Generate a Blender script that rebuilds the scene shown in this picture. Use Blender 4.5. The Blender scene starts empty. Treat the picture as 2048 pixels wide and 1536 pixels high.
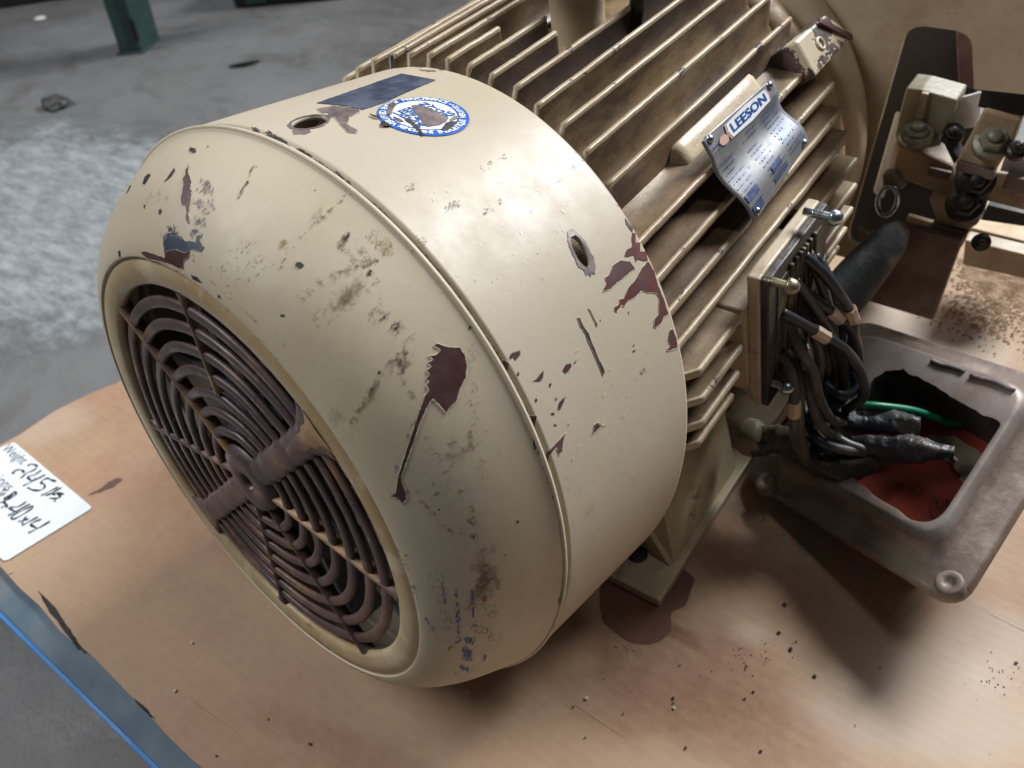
import bpy, bmesh, math, random
from mathutils import Vector, Matrix, noise as mn
from mathutils.bvhtree import BVHTree
from mathutils.geometry import delaunay_2d_cdt
random.seed(7)
S = bpy.context.scene
K = 0.165                      # metres per unit: the fan cover has a radius of one unit
ZO = 1.13                      # the cardboard lies this many units under the cover's centre

# ------------------------------------------------------------------ camera
F = 1595.4176
RM = Matrix(((0.80220964, 0.58380046, -0.12504690), (0.33147932, -0.60970788, -0.71998456), (-0.49656939, 0.53612809, -0.68263131)))
CT = Vector((-0.82100198, 0.30689699, 2.48033844))
RT = RM.transposed()
CO = -(RT @ CT)                # camera centre in units
def W(p): return Vector((p[0] * K, p[1] * K, (p[2] + ZO) * K))
cam = bpy.data.cameras.new('camera'); co = bpy.data.objects.new('camera', cam); S.collection.objects.link(co)
cam.sensor_width = 36; cam.lens = F / 2048 * 36; cam.clip_start = 0.01; cam.clip_end = 60
X, Y, Z = RT @ Vector((1, 0, 0)), RT @ Vector((0, -1, 0)), RT @ Vector((0, 0, -1))
m = Matrix((X, Y, Z)).transposed().to_4x4(); m.translation = W(CO); co.matrix_world = m
cam.dof.use_dof = True; cam.dof.focus_distance = 0.39; cam.dof.aperture_fstop = 11
S.camera = co
S.cycles.transparent_max_bounces = 24
S.render.resolution_x = 1024; S.render.resolution_y = 768

# ------------------------------------------------------------------ light (a warehouse: lamps overhead, no sun)
S.view_settings.view_transform = 'Standard'; S.view_settings.look = 'None'
S.view_settings.exposure = 0; S.view_settings.gamma = 1
w = bpy.data.worlds.new('World'); S.world = w; w.use_nodes = True
w.node_tree.nodes['Background'].inputs[0].default_value = (0.80, 0.86, 1.0, 1)
w.node_tree.nodes['Background'].inputs[1].default_value = 0.035
def area(name, d, dist, sx, sy, power, col, target=(0.4, 0.8, -0.3)):
    l = bpy.data.lights.new(name, 'AREA'); l.shape = 'RECTANGLE'; l.size = sx; l.size_y = sy; l.energy = power; l.color = col
    o = bpy.data.objects.new(name, l); S.collection.objects.link(o)
    d = Vector(d).normalized(); t = W(target)
    o.location = t + d * dist; o.rotation_euler = d.to_track_quat('Z', 'Y').to_euler(); return o
area('lamp_behind_motor', (0.20, 0.77, 0.62), 3.2, 1.25, 0.75, 168, (0.965, 0.985, 1.0))
area('cap_highlight_lamp', (0.35, 0.11, 0.93), 2.6, 0.32, 0.32, 5, (1.0, 0.97, 0.94))  # added lamp, kept small for the glossy highlight on the cap
area('lamp_row_left', (-0.66, -0.38, 0.85), 4.5, 2.2, 1.2, 128, (0.98, 0.985, 1.0))
area('lamp_over_floor', (-2.2, 1.1, 1.9), 5.0, 1.6, 0.5, 6, (0.78, 0.88, 1.0), (-9, 4, -2))

# ------------------------------------------------------------------ helpers
C = S.collection
def tag(o, label=None, cat=None, group=None, kind=None):
    if label: o['label'] = label
    if cat: o['category'] = cat
    if group: o['group'] = group
    if kind: o['kind'] = kind
    return o
def thing(name, base, label, cat, group=None):
    o = bpy.data.objects.new(name, None); o.empty_display_size = .02; C.objects.link(o)
    o.location = W(base); tag(o, label, cat, group); o['_b'] = 1
    return o
def worldloc(o):
    v = Vector((0, 0, 0))
    while o: v += o.location; o = o.parent
    return v
class MB:
    """collects geometry in units"""
    def __init__(s): s.v = []; s.f = []; s.mi = []; s.sm = []
    def add(s, vs, fs, mi=0, smooth=False):
        n = len(s.v); s.v += [Vector(p) for p in vs]
        for fc in fs: s.f.append([i + n for i in fc]); s.mi.append(mi); s.sm.append(smooth)
        return s
    def box(s, a, b, mi=0, M=None, bev=0):
        bm = bmesh.new(); bmesh.ops.create_cube(bm, size=1)
        a = Vector(a); b = Vector(b); c = (a + b) / 2; d = b - a
        for v in bm.verts: v.co = Vector((v.co.x * d.x, v.co.y * d.y, v.co.z * d.z)) + c
        if bev: bmesh.ops.bevel(bm, geom=bm.edges, offset=bev, segments=2, affect='EDGES', profile=.5)
        return s.bm(bm, mi, M)
    def bm(s, bm, mi=0, M=None, smooth=False):
        bm.verts.ensure_lookup_table(); bmesh.ops.recalc_face_normals(bm, faces=bm.faces)
        s.add([(M @ v.co) if M else v.co.copy() for v in bm.verts], [[v.index for v in f.verts] for f in bm.faces], mi, smooth); bm.free(); return s
    def prism(s, poly, ext, mi=0, bev=0, smooth=False):
        """poly: list of points, extruded by the vector ext"""
        bm = bmesh.new(); a = [bm.verts.new(Vector(p)) for p in poly]; ext = Vector(ext)
        b = [bm.verts.new(Vector(p) + ext) for p in poly]; n = len(a)
        bm.faces.new(a); bm.faces.new(b[::-1])
        for i in range(n): bm.faces.new((a[i], b[i], b[(i + 1) % n], a[(i + 1) % n]))
        bmesh.ops.recalc_face_normals(bm, faces=bm.faces)
        if bev: bmesh.ops.bevel(bm, geom=bm.edges, offset=bev, segments=2, affect='EDGES', profile=.5)
        bm.verts.index_update()
        return s.bm(bm, mi, None, smooth)
    def lathe(s, prof, M, n=32, mi=0, smooth=True, cap=True):
        """prof: (r, h) pairs, axis Z of M"""
        vs = []; fs = []
        for r, h in prof:
            for k in range(n):
                a = 2 * math.pi * k / n; vs.append(M @ Vector((r * math.cos(a), r * math.sin(a), h)))
        for i in range(len(prof) - 1):
            for k in range(n): fs.append((i * n + k, i * n + (k + 1) % n, (i + 1) * n + (k + 1) % n, (i + 1) * n + k))
        if cap: fs.append(list(range(n))[::-1]); fs.append([(len(prof) - 1) * n + k for k in range(n)])
        return s.add(vs, fs, mi, smooth)
    def tube(s, pts, r, n=10, mi=0, cap=True, wob=0, closed=False, flat=1.0):
        pts = [Vector(p) for p in pts]; N = len(pts); up = None; vs = []; fs = []
        for i, p in enumerate(pts):
            if closed: t = (pts[(i + 1) % N] - pts[i - 1]).normalized()
            else: t = (pts[min(i + 1, N - 1)] - pts[max(i - 1, 0)]).normalized()
            if up is None: up = t.orthogonal().normalized()
            up = (up - t * up.dot(t)).normalized(); sd = t.cross(up)
            rr = r[i] if isinstance(r, (list, tuple)) else r
            for k in range(n):
                a = 2 * math.pi * k / n
                q = 1 + (wob * mn.noise(p * 9 + Vector((math.cos(a), math.sin(a), 0)) * 1.3) if wob else 0)
                vs.append(p + (up * math.cos(a) * flat + sd * math.sin(a)) * rr * q)
        for i in range(N if closed else N - 1):
            j = (i + 1) % N
            for k in range(n): fs.append((i * n + k, j * n + k, j * n + (k + 1) % n, i * n + (k + 1) % n))
        if cap and not closed: fs.append(list(range(n))[::-1] if 0 else list(range(n))); fs.append([(N - 1) * n + k for k in range(n)][::-1])
        return s.add(vs, fs, mi, True)
    def build(s, name, mats, parent=None, base=None, **kw):
        me = bpy.data.meshes.new(name)
        off = worldloc(parent) if parent else (W(base) if base is not None else Vector((0, 0, 0)))
        me.from_pydata([W(v) - off for v in s.v], [], s.f)
        if not isinstance(mats, (list, tuple)): mats = [mats]
        for mt in mats: me.materials.append(mt)
        me.polygons.foreach_set('material_index', s.mi); me.polygons.foreach_set('use_smooth', s.sm)
        me.update()
        o = bpy.data.objects.new(name, me); C.objects.link(o)
        if parent: o.parent = parent
        elif base is not None: o.location = off
        tag(o, **kw); return o
def spline(pts, k=8):
    P = [Vector(p) for p in pts]; P = [P[0] * 2 - P[1]] + P + [P[-1] * 2 - P[-2]]; out = []
    for i in range(1, len(P) - 2):
        a, b, c, d = P[i - 1:i + 3]
        for j in range(k):
            t = j / k; out.append(.5 * ((2 * b) + (c - a) * t + (2 * a - 5 * b + 4 * c - d) * t * t + (3 * b - a - 3 * c + d) * t ** 3))
    out.append(P[-2]); return out
def ray(px, py): return RT @ Vector((px - 1024, py - 768, F))
def on(px, py, ax, val):
    v = ray(px, py); return CO + v * ((val - CO[ax]) / v[ax])
def rot_to(d, up=(0, 0, 1)):
    return Vector(d).to_track_quat('Z', 'Y').to_matrix().to_4x4()
def frame(p, d): return Matrix.Translation(Vector(p)) @ rot_to(d)

# ------------------------------------------------------------------ materials
def srgb(r, g, b):
    f = lambda c: ((c / 255 + .055) / 1.055) ** 2.4 if c > 10 else c / 255 / 12.92
    return (f(r), f(g), f(b), 1)
class NT:
    def __init__(s, name):
        s.m = bpy.data.materials.new(name); s.m.use_nodes = True; s.t = s.m.node_tree; s.N = s.t.nodes; s.b = s.N['Principled BSDF']
        s.tc = s.N.new('ShaderNodeTexCoord'); s.o = s.tc.outputs['Object']
    def L(s, a, b): s.t.links.new(a, b)
    def map(s, sc, rot=(0, 0, 0)):
        n = s.N.new('ShaderNodeMapping'); n.inputs['Scale'].default_value = sc; n.inputs['Rotation'].default_value = rot; s.L(s.o, n.inputs[0]); return n.outputs[0]
    def noise(s, scale, det=4, rough=.55, vec=None, dist=0):
        n = s.N.new('ShaderNodeTexNoise'); n.inputs['Scale'].default_value = scale; n.inputs['Detail'].default_value = det
        n.inputs['Roughness'].default_value = rough; n.inputs['Distortion'].default_value = dist; s.L(vec or s.o, n.inputs['Vector']); return n.outputs['Fac']
    def ramp(s, x, a, b, va=0, vb=1):
        n = s.N.new('ShaderNodeMapRange'); n.interpolation_type = 'SMOOTHSTEP'; s.L(x, n.inputs[0])
        for i, v in zip((1, 2, 3, 4), (a, b, va, vb)): n.inputs[i].default_value = v
        return n.outputs[0]
    def mix(s, f, a, b):
        n = s.N.new('ShaderNodeMix'); n.data_type = 'RGBA'
        for k, v in ((0, f), (6, a), (7, b)):
            if hasattr(v, 'links') or isinstance(v, bpy.types.NodeSocket): s.L(v, n.inputs[k])
            else: n.inputs[k].default_value = v
        return n.outputs[2]
    def math(s, op, a, b=0):
        n = s.N.new('ShaderNodeMath'); n.operation = op
        for k, v in ((0, a), (1, b)):
            if isinstance(v, bpy.types.NodeSocket): s.L(v, n.inputs[k])
            else: n.inputs[k].default_value = v
        return n.outputs[0]
    def col(s, c): s.L(c, s.b.inputs['Base Color']) if isinstance(c, bpy.types.NodeSocket) else setattr(s.b.inputs['Base Color'], 'default_value', c)
    def rough(s, r): s.L(r, s.b.inputs['Roughness']) if isinstance(r, bpy.types.NodeSocket) else setattr(s.b.inputs['Roughness'], 'default_value', r)
    def metal(s, r): s.L(r, s.b.inputs['Metallic']) if isinstance(r, bpy.types.NodeSocket) else setattr(s.b.inputs['Metallic'], 'default_value', r)
    def bump(s, h, strength, dist=.001):
        n = s.N.new('ShaderNodeBump'); n.inputs['Strength'].default_value = strength; n.inputs['Distance'].default_value = dist; s.L(h, n.inputs['Height'])
        old = s.b.inputs['Normal'].links
        if old: s.L(old[0].from_socket, n.inputs['Normal'])
        s.L(n.outputs[0], s.b.inputs['Normal'])
CREAM = srgb(192, 177, 152); CREAM2 = srgb(180, 163, 136); MAROON = srgb(76, 50, 47); DARK = srgb(62, 56, 54); STEEL = srgb(96, 98, 108)
def paint(name, c1, c2, rough=.38, grime=None, gamt=(.5, .7), gscale=22, bumps=.25, fine=900, chips=None, chipt=(.66, .68), chipscale=60, stretch=None, coat=0.0):
    n = NT(name)
    c = n.mix(n.ramp(n.noise(9, 5), .35, .65), c1, c2)
    r = n.ramp(n.noise(35, 4), .3, .7, rough - .06, rough + .10)
    if grime:
        g = n.ramp(n.noise(gscale, 8, .7, n.map(stretch) if stretch else None), gamt[0], gamt[1]); c = n.mix(g, c, grime); r = n.math('ADD', r, n.math('MULTIPLY', g, .25))
        g2 = n.ramp(n.noise(420, 3, .6), .66, .74, 0, .7); c = n.mix(g2, c, srgb(84, 66, 48))
    if chips:
        k = n.noise(chipscale, 6, .65); kk = n.ramp(k, chipt[0], chipt[1]); c = n.mix(kk, c, n.mix(n.ramp(n.noise(150, 3), .45, .55), chips, DARK)); n.bump(n.math('MULTIPLY', kk, -1), .6, .0006)
    n.col(c); n.rough(r); n.b.inputs['Coat Weight'].default_value = coat; n.b.inputs['Coat Roughness'].default_value = .25
    n.bump(n.noise(fine, 2, .5), bumps, .0003); n.bump(n.noise(60, 3, .5), bumps * .5, .0008)
    return n.m
def plain(name, c, rough=.6, metal=0, var=.25, scale=120, bump=.3, c2=None, lo=.35, hi=.65, dist=.0006):
    n = NT(name); d = c2 or tuple(x * (1 - var) for x in c[:3]) + (1,)
    n.col(n.mix(n.ramp(n.noise(scale, 5, .6), lo, hi), c, d)); n.rough(n.ramp(n.noise(scale * .6, 4), .3, .7, max(.05, rough - .1), min(1, rough + .12))); n.metal(metal)
    if bump: n.bump(n.noise(scale * 4, 4, .6), bump, dist)
    return n.m
M = {}
def shroud_paint(name, streak, ca=srgb(188, 177, 158), cb=srgb(179, 167, 146)):
    n = NT(name)
    c = n.mix(n.ramp(n.noise(7, 5), .35, .65), ca, cb)
    c = n.mix(n.ramp(n.noise(14, 7, .7, None, .6), .50, .80, 0, .42), c, srgb(178, 160, 124))
    fs = n.ramp(n.noise(700, 3, .6), .705, .74, 0, .7); c = n.mix(n.math('MULTIPLY', fs, n.ramp(n.noise(16, 3), .5, .62)), c, srgb(96, 82, 64))
    hair = n.ramp(n.noise(90, 6, .75, n.map((1, .18, .6), (.4, .2, .9)), 1.5), .66, .72, 0, streak); c = n.mix(hair, c, srgb(138, 122, 92))
    n.col(c); n.rough(n.ramp(n.noise(28, 6, .65), .3, .75, .40, .58))
    n.bump(n.noise(620, 2, .5), .10, .0003); n.bump(n.noise(18, 4, .6), .22, .002)
    return n.m
M['shroud'] = shroud_paint('worn_cream_paint', .35)
M['dome'] = shroud_paint('scuffed_cream_paint', .6, srgb(206, 194, 170), srgb(196, 183, 157))
M['fin'] = paint('grimy_cream_cast_paint', srgb(172, 152, 122), srgb(132, 108, 80), .27, srgb(72, 52, 34), (.34, .62), 16, .35, 520, None, stretch=(1, .35, 1))
M['finedge'] = paint('chipped_cream_edge_paint', srgb(176, 160, 132), srgb(148, 126, 98), .42, None, bumps=.5, fine=420, chips=srgb(74, 70, 76), chipt=(.61, .64), chipscale=60)
M['body'] = paint('cast_frame_paint', srgb(186, 164, 128), srgb(160, 134, 98), .40, srgb(104, 78, 54), (.40, .70), 20, .5, 400)
M['boss'] = paint('rough_cast_cream_paint', CREAM, srgb(192, 172, 138), .34, srgb(150, 118, 84), (.52, .78), 18, .6, 420)
M['base'] = paint('foot_cream_paint', srgb(196, 182, 150), srgb(176, 160, 128), .42, srgb(96, 74, 62), (.56, .72), 26, .4, 420, srgb(92, 62, 58), (.70, .72), 45)
M['boxflange'] = paint('dusty_box_paint', srgb(196, 182, 158), srgb(168, 146, 116), .5, srgb(104, 78, 68), (.50, .72), 22, .6, 500)
M['maroon'] = plain('maroon_primer', MAROON, .38, 0, .3, 60, .2, srgb(90, 66, 66))
M['maroonred'] = plain('red_maroon_primer', srgb(98, 50, 46), .4, 0, .3, 70, .2, srgb(78, 58, 58))
M['dark'] = plain('bare_dark_metal', srgb(58, 54, 50), .5, 0, .4, 200, .3)
M['greyscar'] = plain('grey_scraped_metal', srgb(132, 120, 116), .5, .1, .3, 90, .3, srgb(92, 80, 82))
M['navy'] = plain('faded_navy_tape', srgb(52, 58, 78), .42, 0, .2, 60, .15, srgb(84, 90, 104))
M['bluemark'] = plain('blue_scuff', srgb(48, 108, 168), .6, 0, .3, 300, 0)
M['greenblue'] = plain('slate_scuff', srgb(50, 66, 84), .5, 0, .3, 120, 0)
M['pink'] = plain('pink_scuff', srgb(176, 90, 104), .6, 0, .3, 300, 0)
M['yellow'] = plain('yellow_scuff', srgb(176, 152, 92), .6, 0, .3, 300, 0)
M['greymark'] = plain('grey_scuff', srgb(116, 102, 88), .6, 0, .3, 300, 0)
M['palemark'] = plain('raised_paint_burr', srgb(212, 200, 176), .3, 0, .1, 300, 0)
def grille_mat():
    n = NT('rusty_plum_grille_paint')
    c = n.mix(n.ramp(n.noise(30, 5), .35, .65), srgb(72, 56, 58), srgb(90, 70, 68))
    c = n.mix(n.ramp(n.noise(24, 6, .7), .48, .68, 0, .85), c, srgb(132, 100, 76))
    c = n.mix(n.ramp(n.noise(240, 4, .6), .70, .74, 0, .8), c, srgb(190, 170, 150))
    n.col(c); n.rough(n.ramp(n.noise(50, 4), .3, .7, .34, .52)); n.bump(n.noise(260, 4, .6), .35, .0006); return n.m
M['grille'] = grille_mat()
def rim_mat():
    n = NT('yellowed_cream_rim_paint')
    c = n.mix(n.ramp(n.noise(20, 5), .35, .65), srgb(186, 168, 132), srgb(170, 144, 104))
    c = n.mix(n.ramp(n.noise(40, 4, .6, n.map((1, .2, 1))), .52, .62, 0, .6), c, srgb(205, 190, 160))
    c = n.mix(n.ramp(n.noise(60, 6, .7), .64, .72, 0, .7), c, srgb(120, 92, 66))
    n.col(c); n.rough(.42); n.bump(n.noise(120, 4), .3, .0008); return n.m
M['rim'] = rim_mat()
M['rimtan'] = plain('tan_brown_overspray', srgb(172, 138, 96), .45, 0, .25, 30, .4, srgb(104, 80, 68), .40, .62)
def on(px, py, ax, val):
    v = ray(px, py); return CO + v * ((val - CO[ax]) / v[ax])
def card_mat():
    n = NT('corrugated_cardboard')
    c = n.mix(n.ramp(n.noise(5, 6, .6), .35, .68), srgb(174, 146, 119), srgb(160, 130, 104))
    c = n.mix(n.ramp(n.noise(3.2, 5, .6, None, .5), .46, .66, 0, .55), c, srgb(158, 118, 92)); c = n.mix(n.ramp(n.noise(9, 6, .65, n.map((.5, 1, 1)), .8), .54, .74, 0, .5), c, srgb(146, 108, 84))
    wv = n.N.new('ShaderNodeTexWave'); wv.wave_type = 'BANDS'; wv.bands_direction = 'Y'; wv.inputs['Scale'].default_value = 42; wv.inputs['Distortion'].default_value = .25; wv.inputs['Detail'].default_value = 2
    wv.inputs['Detail Scale'].default_value = .6; n.L(n.o, wv.inputs['Vector'])
    c = n.mix(n.math('MULTIPLY', n.ramp(wv.outputs['Fac'], 0, 1, 0, .09), n.ramp(n.noise(6, 2), .35, .6)), c, srgb(140, 102, 78))
    W_ = srgb(122, 82, 58); D_ = srgb(198, 184, 170); R_ = srgb(104, 62, 40)  # D_: grey dust, also lamplight on the right-hand ground put into the colour
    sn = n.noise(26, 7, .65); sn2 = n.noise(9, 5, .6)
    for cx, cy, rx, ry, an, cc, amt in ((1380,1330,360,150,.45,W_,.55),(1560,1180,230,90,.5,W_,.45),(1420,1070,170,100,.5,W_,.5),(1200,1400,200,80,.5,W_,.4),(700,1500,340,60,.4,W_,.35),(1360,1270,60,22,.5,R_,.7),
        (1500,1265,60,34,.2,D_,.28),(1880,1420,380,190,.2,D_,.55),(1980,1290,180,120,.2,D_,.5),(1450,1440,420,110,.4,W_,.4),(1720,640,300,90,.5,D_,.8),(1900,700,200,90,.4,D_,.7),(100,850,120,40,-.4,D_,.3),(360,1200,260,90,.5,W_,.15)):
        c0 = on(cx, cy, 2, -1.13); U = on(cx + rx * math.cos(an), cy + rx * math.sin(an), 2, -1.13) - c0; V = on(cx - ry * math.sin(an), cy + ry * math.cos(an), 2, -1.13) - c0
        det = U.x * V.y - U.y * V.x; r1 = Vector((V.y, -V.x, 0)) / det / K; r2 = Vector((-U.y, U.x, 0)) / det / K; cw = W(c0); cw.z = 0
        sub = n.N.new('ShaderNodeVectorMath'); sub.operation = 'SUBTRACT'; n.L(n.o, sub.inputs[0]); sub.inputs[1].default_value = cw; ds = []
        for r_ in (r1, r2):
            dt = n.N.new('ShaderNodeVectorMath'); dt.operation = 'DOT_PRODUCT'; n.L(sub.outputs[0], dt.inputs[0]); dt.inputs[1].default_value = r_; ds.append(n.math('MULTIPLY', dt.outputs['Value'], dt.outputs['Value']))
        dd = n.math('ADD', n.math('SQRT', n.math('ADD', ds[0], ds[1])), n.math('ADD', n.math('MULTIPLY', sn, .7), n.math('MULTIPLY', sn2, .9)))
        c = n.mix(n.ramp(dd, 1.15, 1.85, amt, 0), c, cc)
    fib = n.ramp(n.noise(120, 5, .7, n.map((.8, 1, 1))), .35, .7, 0, .14); c = n.mix(fib, c, srgb(206, 174, 144))
    pw = n.math('MULTIPLY', n.ramp(n.noise(14, 8, .75), .56, .72), n.ramp(n.noise(90, 5, .7), .4, .62)); c = n.mix(n.math('MULTIPLY', pw, .45), c, srgb(172, 158, 146))
    sp = n.ramp(n.noise(330, 2, .5), .745, .77, 0, .85); c = n.mix(sp, c, srgb(84, 62, 48))
    n.col(c); n.rough(.72); n.bump(wv.outputs['Fac'], .09, .0005); n.bump(n.noise(60, 5), .2, .001); return n.m
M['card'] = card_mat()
def floor_mat():
    n = NT('worn_concrete')
    c = n.mix(n.ramp(n.noise(1.1, 8, .62, None, .4), .32, .66), srgb(84, 83, 83), srgb(112, 112, 112))
    c = n.mix(n.ramp(n.noise(4.5, 9, .72, n.map((1, 1.8, 1), (0, 0, .5)), .6), .45, .72, 0, .7), c, srgb(58, 56, 54))
    c = n.mix(n.ramp(n.noise(30, 6, .7), .35, .8, 0, .5), c, srgb(112, 110, 108))
    c = n.mix(n.ramp(n.noise(60, 6, .7), .62, .72, 0, .5), c, srgb(70, 68, 66))
    n.col(c); n.rough(n.ramp(n.noise(3, 6), .35, .65, .42, .7)); n.bump(n.noise(30, 8, .7), .5, .004); return n.m
M['floor'] = floor_mat()
def salt_mat():
    n = NT('white_worn_concrete')
    g = n.ramp(n.noise(9, 10, .75, n.map((1.6, 5.2, 1), (0, 0, .5)), .2), .30, .72)
    n.col(n.mix(g, srgb(112, 117, 118), srgb(172, 178, 180))); n.rough(.5); n.bump(g, .6, .002)
    tr = n.N.new('ShaderNodeBsdfTransparent'); mx = n.N.new('ShaderNodeMixShader'); out = n.N['Material Output']
    gr = n.N.new('ShaderNodeTexGradient'); gr.gradient_type = 'SPHERICAL'; mp = n.N.new('ShaderNodeMapping'); mp.vector_type = 'POINT'
    mp.inputs['Location'].default_value = (-1.0, -1.0, 0); mp.inputs['Scale'].default_value = (2, 2, 0); n.L(n.tc.outputs['Generated'], mp.inputs[0]); n.L(mp.outputs[0], gr.inputs[0])
    a = n.ramp(n.math('ADD', n.math('MULTIPLY', gr.outputs['Fac'], 1.0), n.math('MULTIPLY', n.noise(7, 9, .75), 1.0)), .66, 1.0, 0, .95)
    n.L(a, mx.inputs[0]); n.L(tr.outputs[0], mx.inputs[1]); n.L(n.b.outputs[0], mx.inputs[2]); n.L(mx.outputs[0], out.inputs['Surface']); return n.m
M['salt'] = salt_mat()
M['bluetop'] = paint('dusty_blue_pallet_paint', srgb(70, 92, 108), srgb(92, 112, 124), .6, srgb(120, 118, 112), (.45, .75), 18, .4, 400, srgb(160, 132, 108), (.70, .72), 14)
M['blueside'] = plain('bright_blue_pallet_paint', srgb(20, 118, 190), .5, 0, .15, 30, .2)
M['paper'] = plain('white_label_paper', srgb(226, 232, 238), .55, 0, .03, 30, .05)
M['ink'] = plain('black_marker_ink', srgb(34, 36, 48), .5, 0, .1, 100, 0)
M['print'] = plain('grey_printed_ink', srgb(74, 78, 88), .6, 0, .1, 100, 0)
M['rack'] = paint('scratched_green_rack_paint', srgb(44, 70, 66), srgb(36, 58, 56), .5, srgb(92, 96, 90), (.55, .8), 10, .3, 200)
M['black'] = plain('dusty_black_rubber', srgb(40, 42, 46), .62, 0, .3, 22, .7, srgb(104, 94, 80), .50, .72, .002)
M['wire'] = plain('black_wire_insulation', srgb(38, 43, 50), .40, 0, .3, 34, .4, srgb(104, 100, 92), .48, .74)
M['wiredusty'] = plain('dusty_grey_wire_insulation', srgb(66, 64, 62), .5, 0, .3, 60, .3, srgb(96, 90, 80))
M['tape'] = plain('black_electrical_tape', srgb(44, 46, 52), .46, 0, .3, 36, .8, srgb(104, 98, 88), .46, .70, .0025)
M['sleeve'] = plain('beige_wire_marker', srgb(214, 188, 164), .55, 0, .15, 150, .2)
M['green'] = plain('green_wire_insulation', srgb(20, 128, 96), .32, 0, .2, 60, .1)
M['gasket'] = plain('black_gasket_rubber', srgb(44, 42, 44), .5, 0, .3, 50, .6, srgb(70, 62, 54), dist=.0012)
M['boxinside'] = plain('rusty_dark_box_inside', srgb(52, 44, 34), .6, 0, .4, 60, .6, srgb(88, 76, 54))
M['zinc'] = plain('zinc_screw', srgb(172, 182, 190), .28, .9, .2, 120, .2)
M['brass'] = plain('dull_brass_screw', srgb(150, 142, 116), .35, .8, .3, 120, .2)
def plate_mat():
    n = NT('brushed_nameplate_steel')
    c = n.mix(n.ramp(n.noise(14, 5, .6), .3, .7), srgb(146, 146, 146), srgb(112, 115, 124)); c = n.mix(n.ramp(n.noise(220, 5, .7), .62, .7, 0, .5), c, srgb(190, 190, 190))
    n.col(c); n.metal(.45); n.rough(n.ramp(n.noise(60, 5, .6), .3, .7, .42, .6)); n.bump(n.noise(150, 4), .15, .0005); return n.m
M['plate'] = plate_mat()
M['stickerblue'] = plain('sticker_blue', srgb(40, 98, 184), .4, 0, .08, 60, 0)
M['stickerwhite'] = plain('sticker_white', srgb(226, 232, 238), .42, 0, .04, 60, 0)
M['plateblue'] = plain('nameplate_blue_print', srgb(38, 88, 160), .4, .1, .1, 60, 0)
M['platefaint'] = plain('nameplate_faded_print', srgb(96, 112, 152), .4, .5, .2, 200, 0)
M['copper'] = plain('pink_dot', srgb(206, 168, 148), .45, 0, .1, 60, 0)
M['mach'] = paint('machine_cream_paint', srgb(196, 180, 152), srgb(182, 164, 136), .42, srgb(140, 112, 80), (.45, .8), 7, .2, 300)
M['machblock'] = paint('machine_block_paint', srgb(172, 154, 126), srgb(146, 124, 98), .45, srgb(92, 74, 62), (.5, .75), 16, .35, 300)
M['machdark'] = plain('dark_machine_steel', srgb(26, 24, 26), .6, 0, .3, 30, .3, srgb(18, 17, 17))
M['machgreen'] = paint('pale_green_cast_paint', srgb(142, 138, 118), srgb(118, 110, 90), .34, srgb(112, 96, 76), (.55, .78), 20, .5, 260)
M['machbrown'] = plain('brown_machine_plate', srgb(92, 74, 68), .5, 0, .25, 30, .4, srgb(122, 106, 96))
M['bolt'] = plain('painted_bolt_head', srgb(122, 118, 100), .4, .1, .3, 60, .4)
M['boltdark'] = plain('dark_greasy_bolt', srgb(52, 46, 44), .45, .3, .3, 60, .4)
M['wood'] = plain('raw_wood', srgb(206, 180, 146), .6, 0, .2, 40, .3)
M['white'] = plain('pale_plastic_sheet', srgb(206, 204, 204), .5, 0, .1, 40, .3)
M['lid'] = plain('worn_grey_cast_lid', srgb(112, 96, 88), .5, .12, .2, 18, .6, srgb(166, 154, 136), .40, .66, .0015)
M['lidworn'] = plain('worn_bright_cast_edge', srgb(134, 124, 118), .40, .25, .2, 18, .4, srgb(108, 92, 82), dist=.001)
M['lidin'] = plain('dark_cast_wall', srgb(64, 62, 62), .5, .3, .3, 50, .6, srgb(92, 92, 92), dist=.0015)
def lidfloor():
    n = NT('red_primer_floor'); c = n.mix(n.ramp(n.noise(22, 5), .35, .65), srgb(156, 58, 38), srgb(116, 46, 34))
    n.col(c); n.rough(.45); n.bump(n.noise(160, 5), .3, .0008); return n.m
M['lidred'] = lidfloor()
M['lidcream'] = plain('cream_overspray', srgb(152, 138, 116), .5, 0, .2, 40, .4)
M['stain'] = plain('oil_stained_cardboard', srgb(104, 74, 62), .6, 0, .15, 40, .2)
M['powder'] = plain('grey_powder', srgb(166, 156, 146), .9, 0, .2, 300, .5)
M['crumb'] = plain('dark_debris', srgb(70, 58, 48), .8, 0, .4, 200, .5)
M['crumblight'] = plain('light_debris', srgb(196, 180, 156), .7, 0, .3, 200, .3)
M['dirt'] = plain('sawdust_dirt', srgb(170, 144, 116), .9, 0, .3, 90, 1.0, srgb(124, 98, 74), dist=.003)
M['fan'] = plain('grey_plastic_fan', srgb(160, 162, 172), .4, 0, .3, 60, .1)
M['creamshade'] = plain('dark_cavity_metal', srgb(30, 27, 26), .7, 0, .3, 50, .3)

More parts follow.
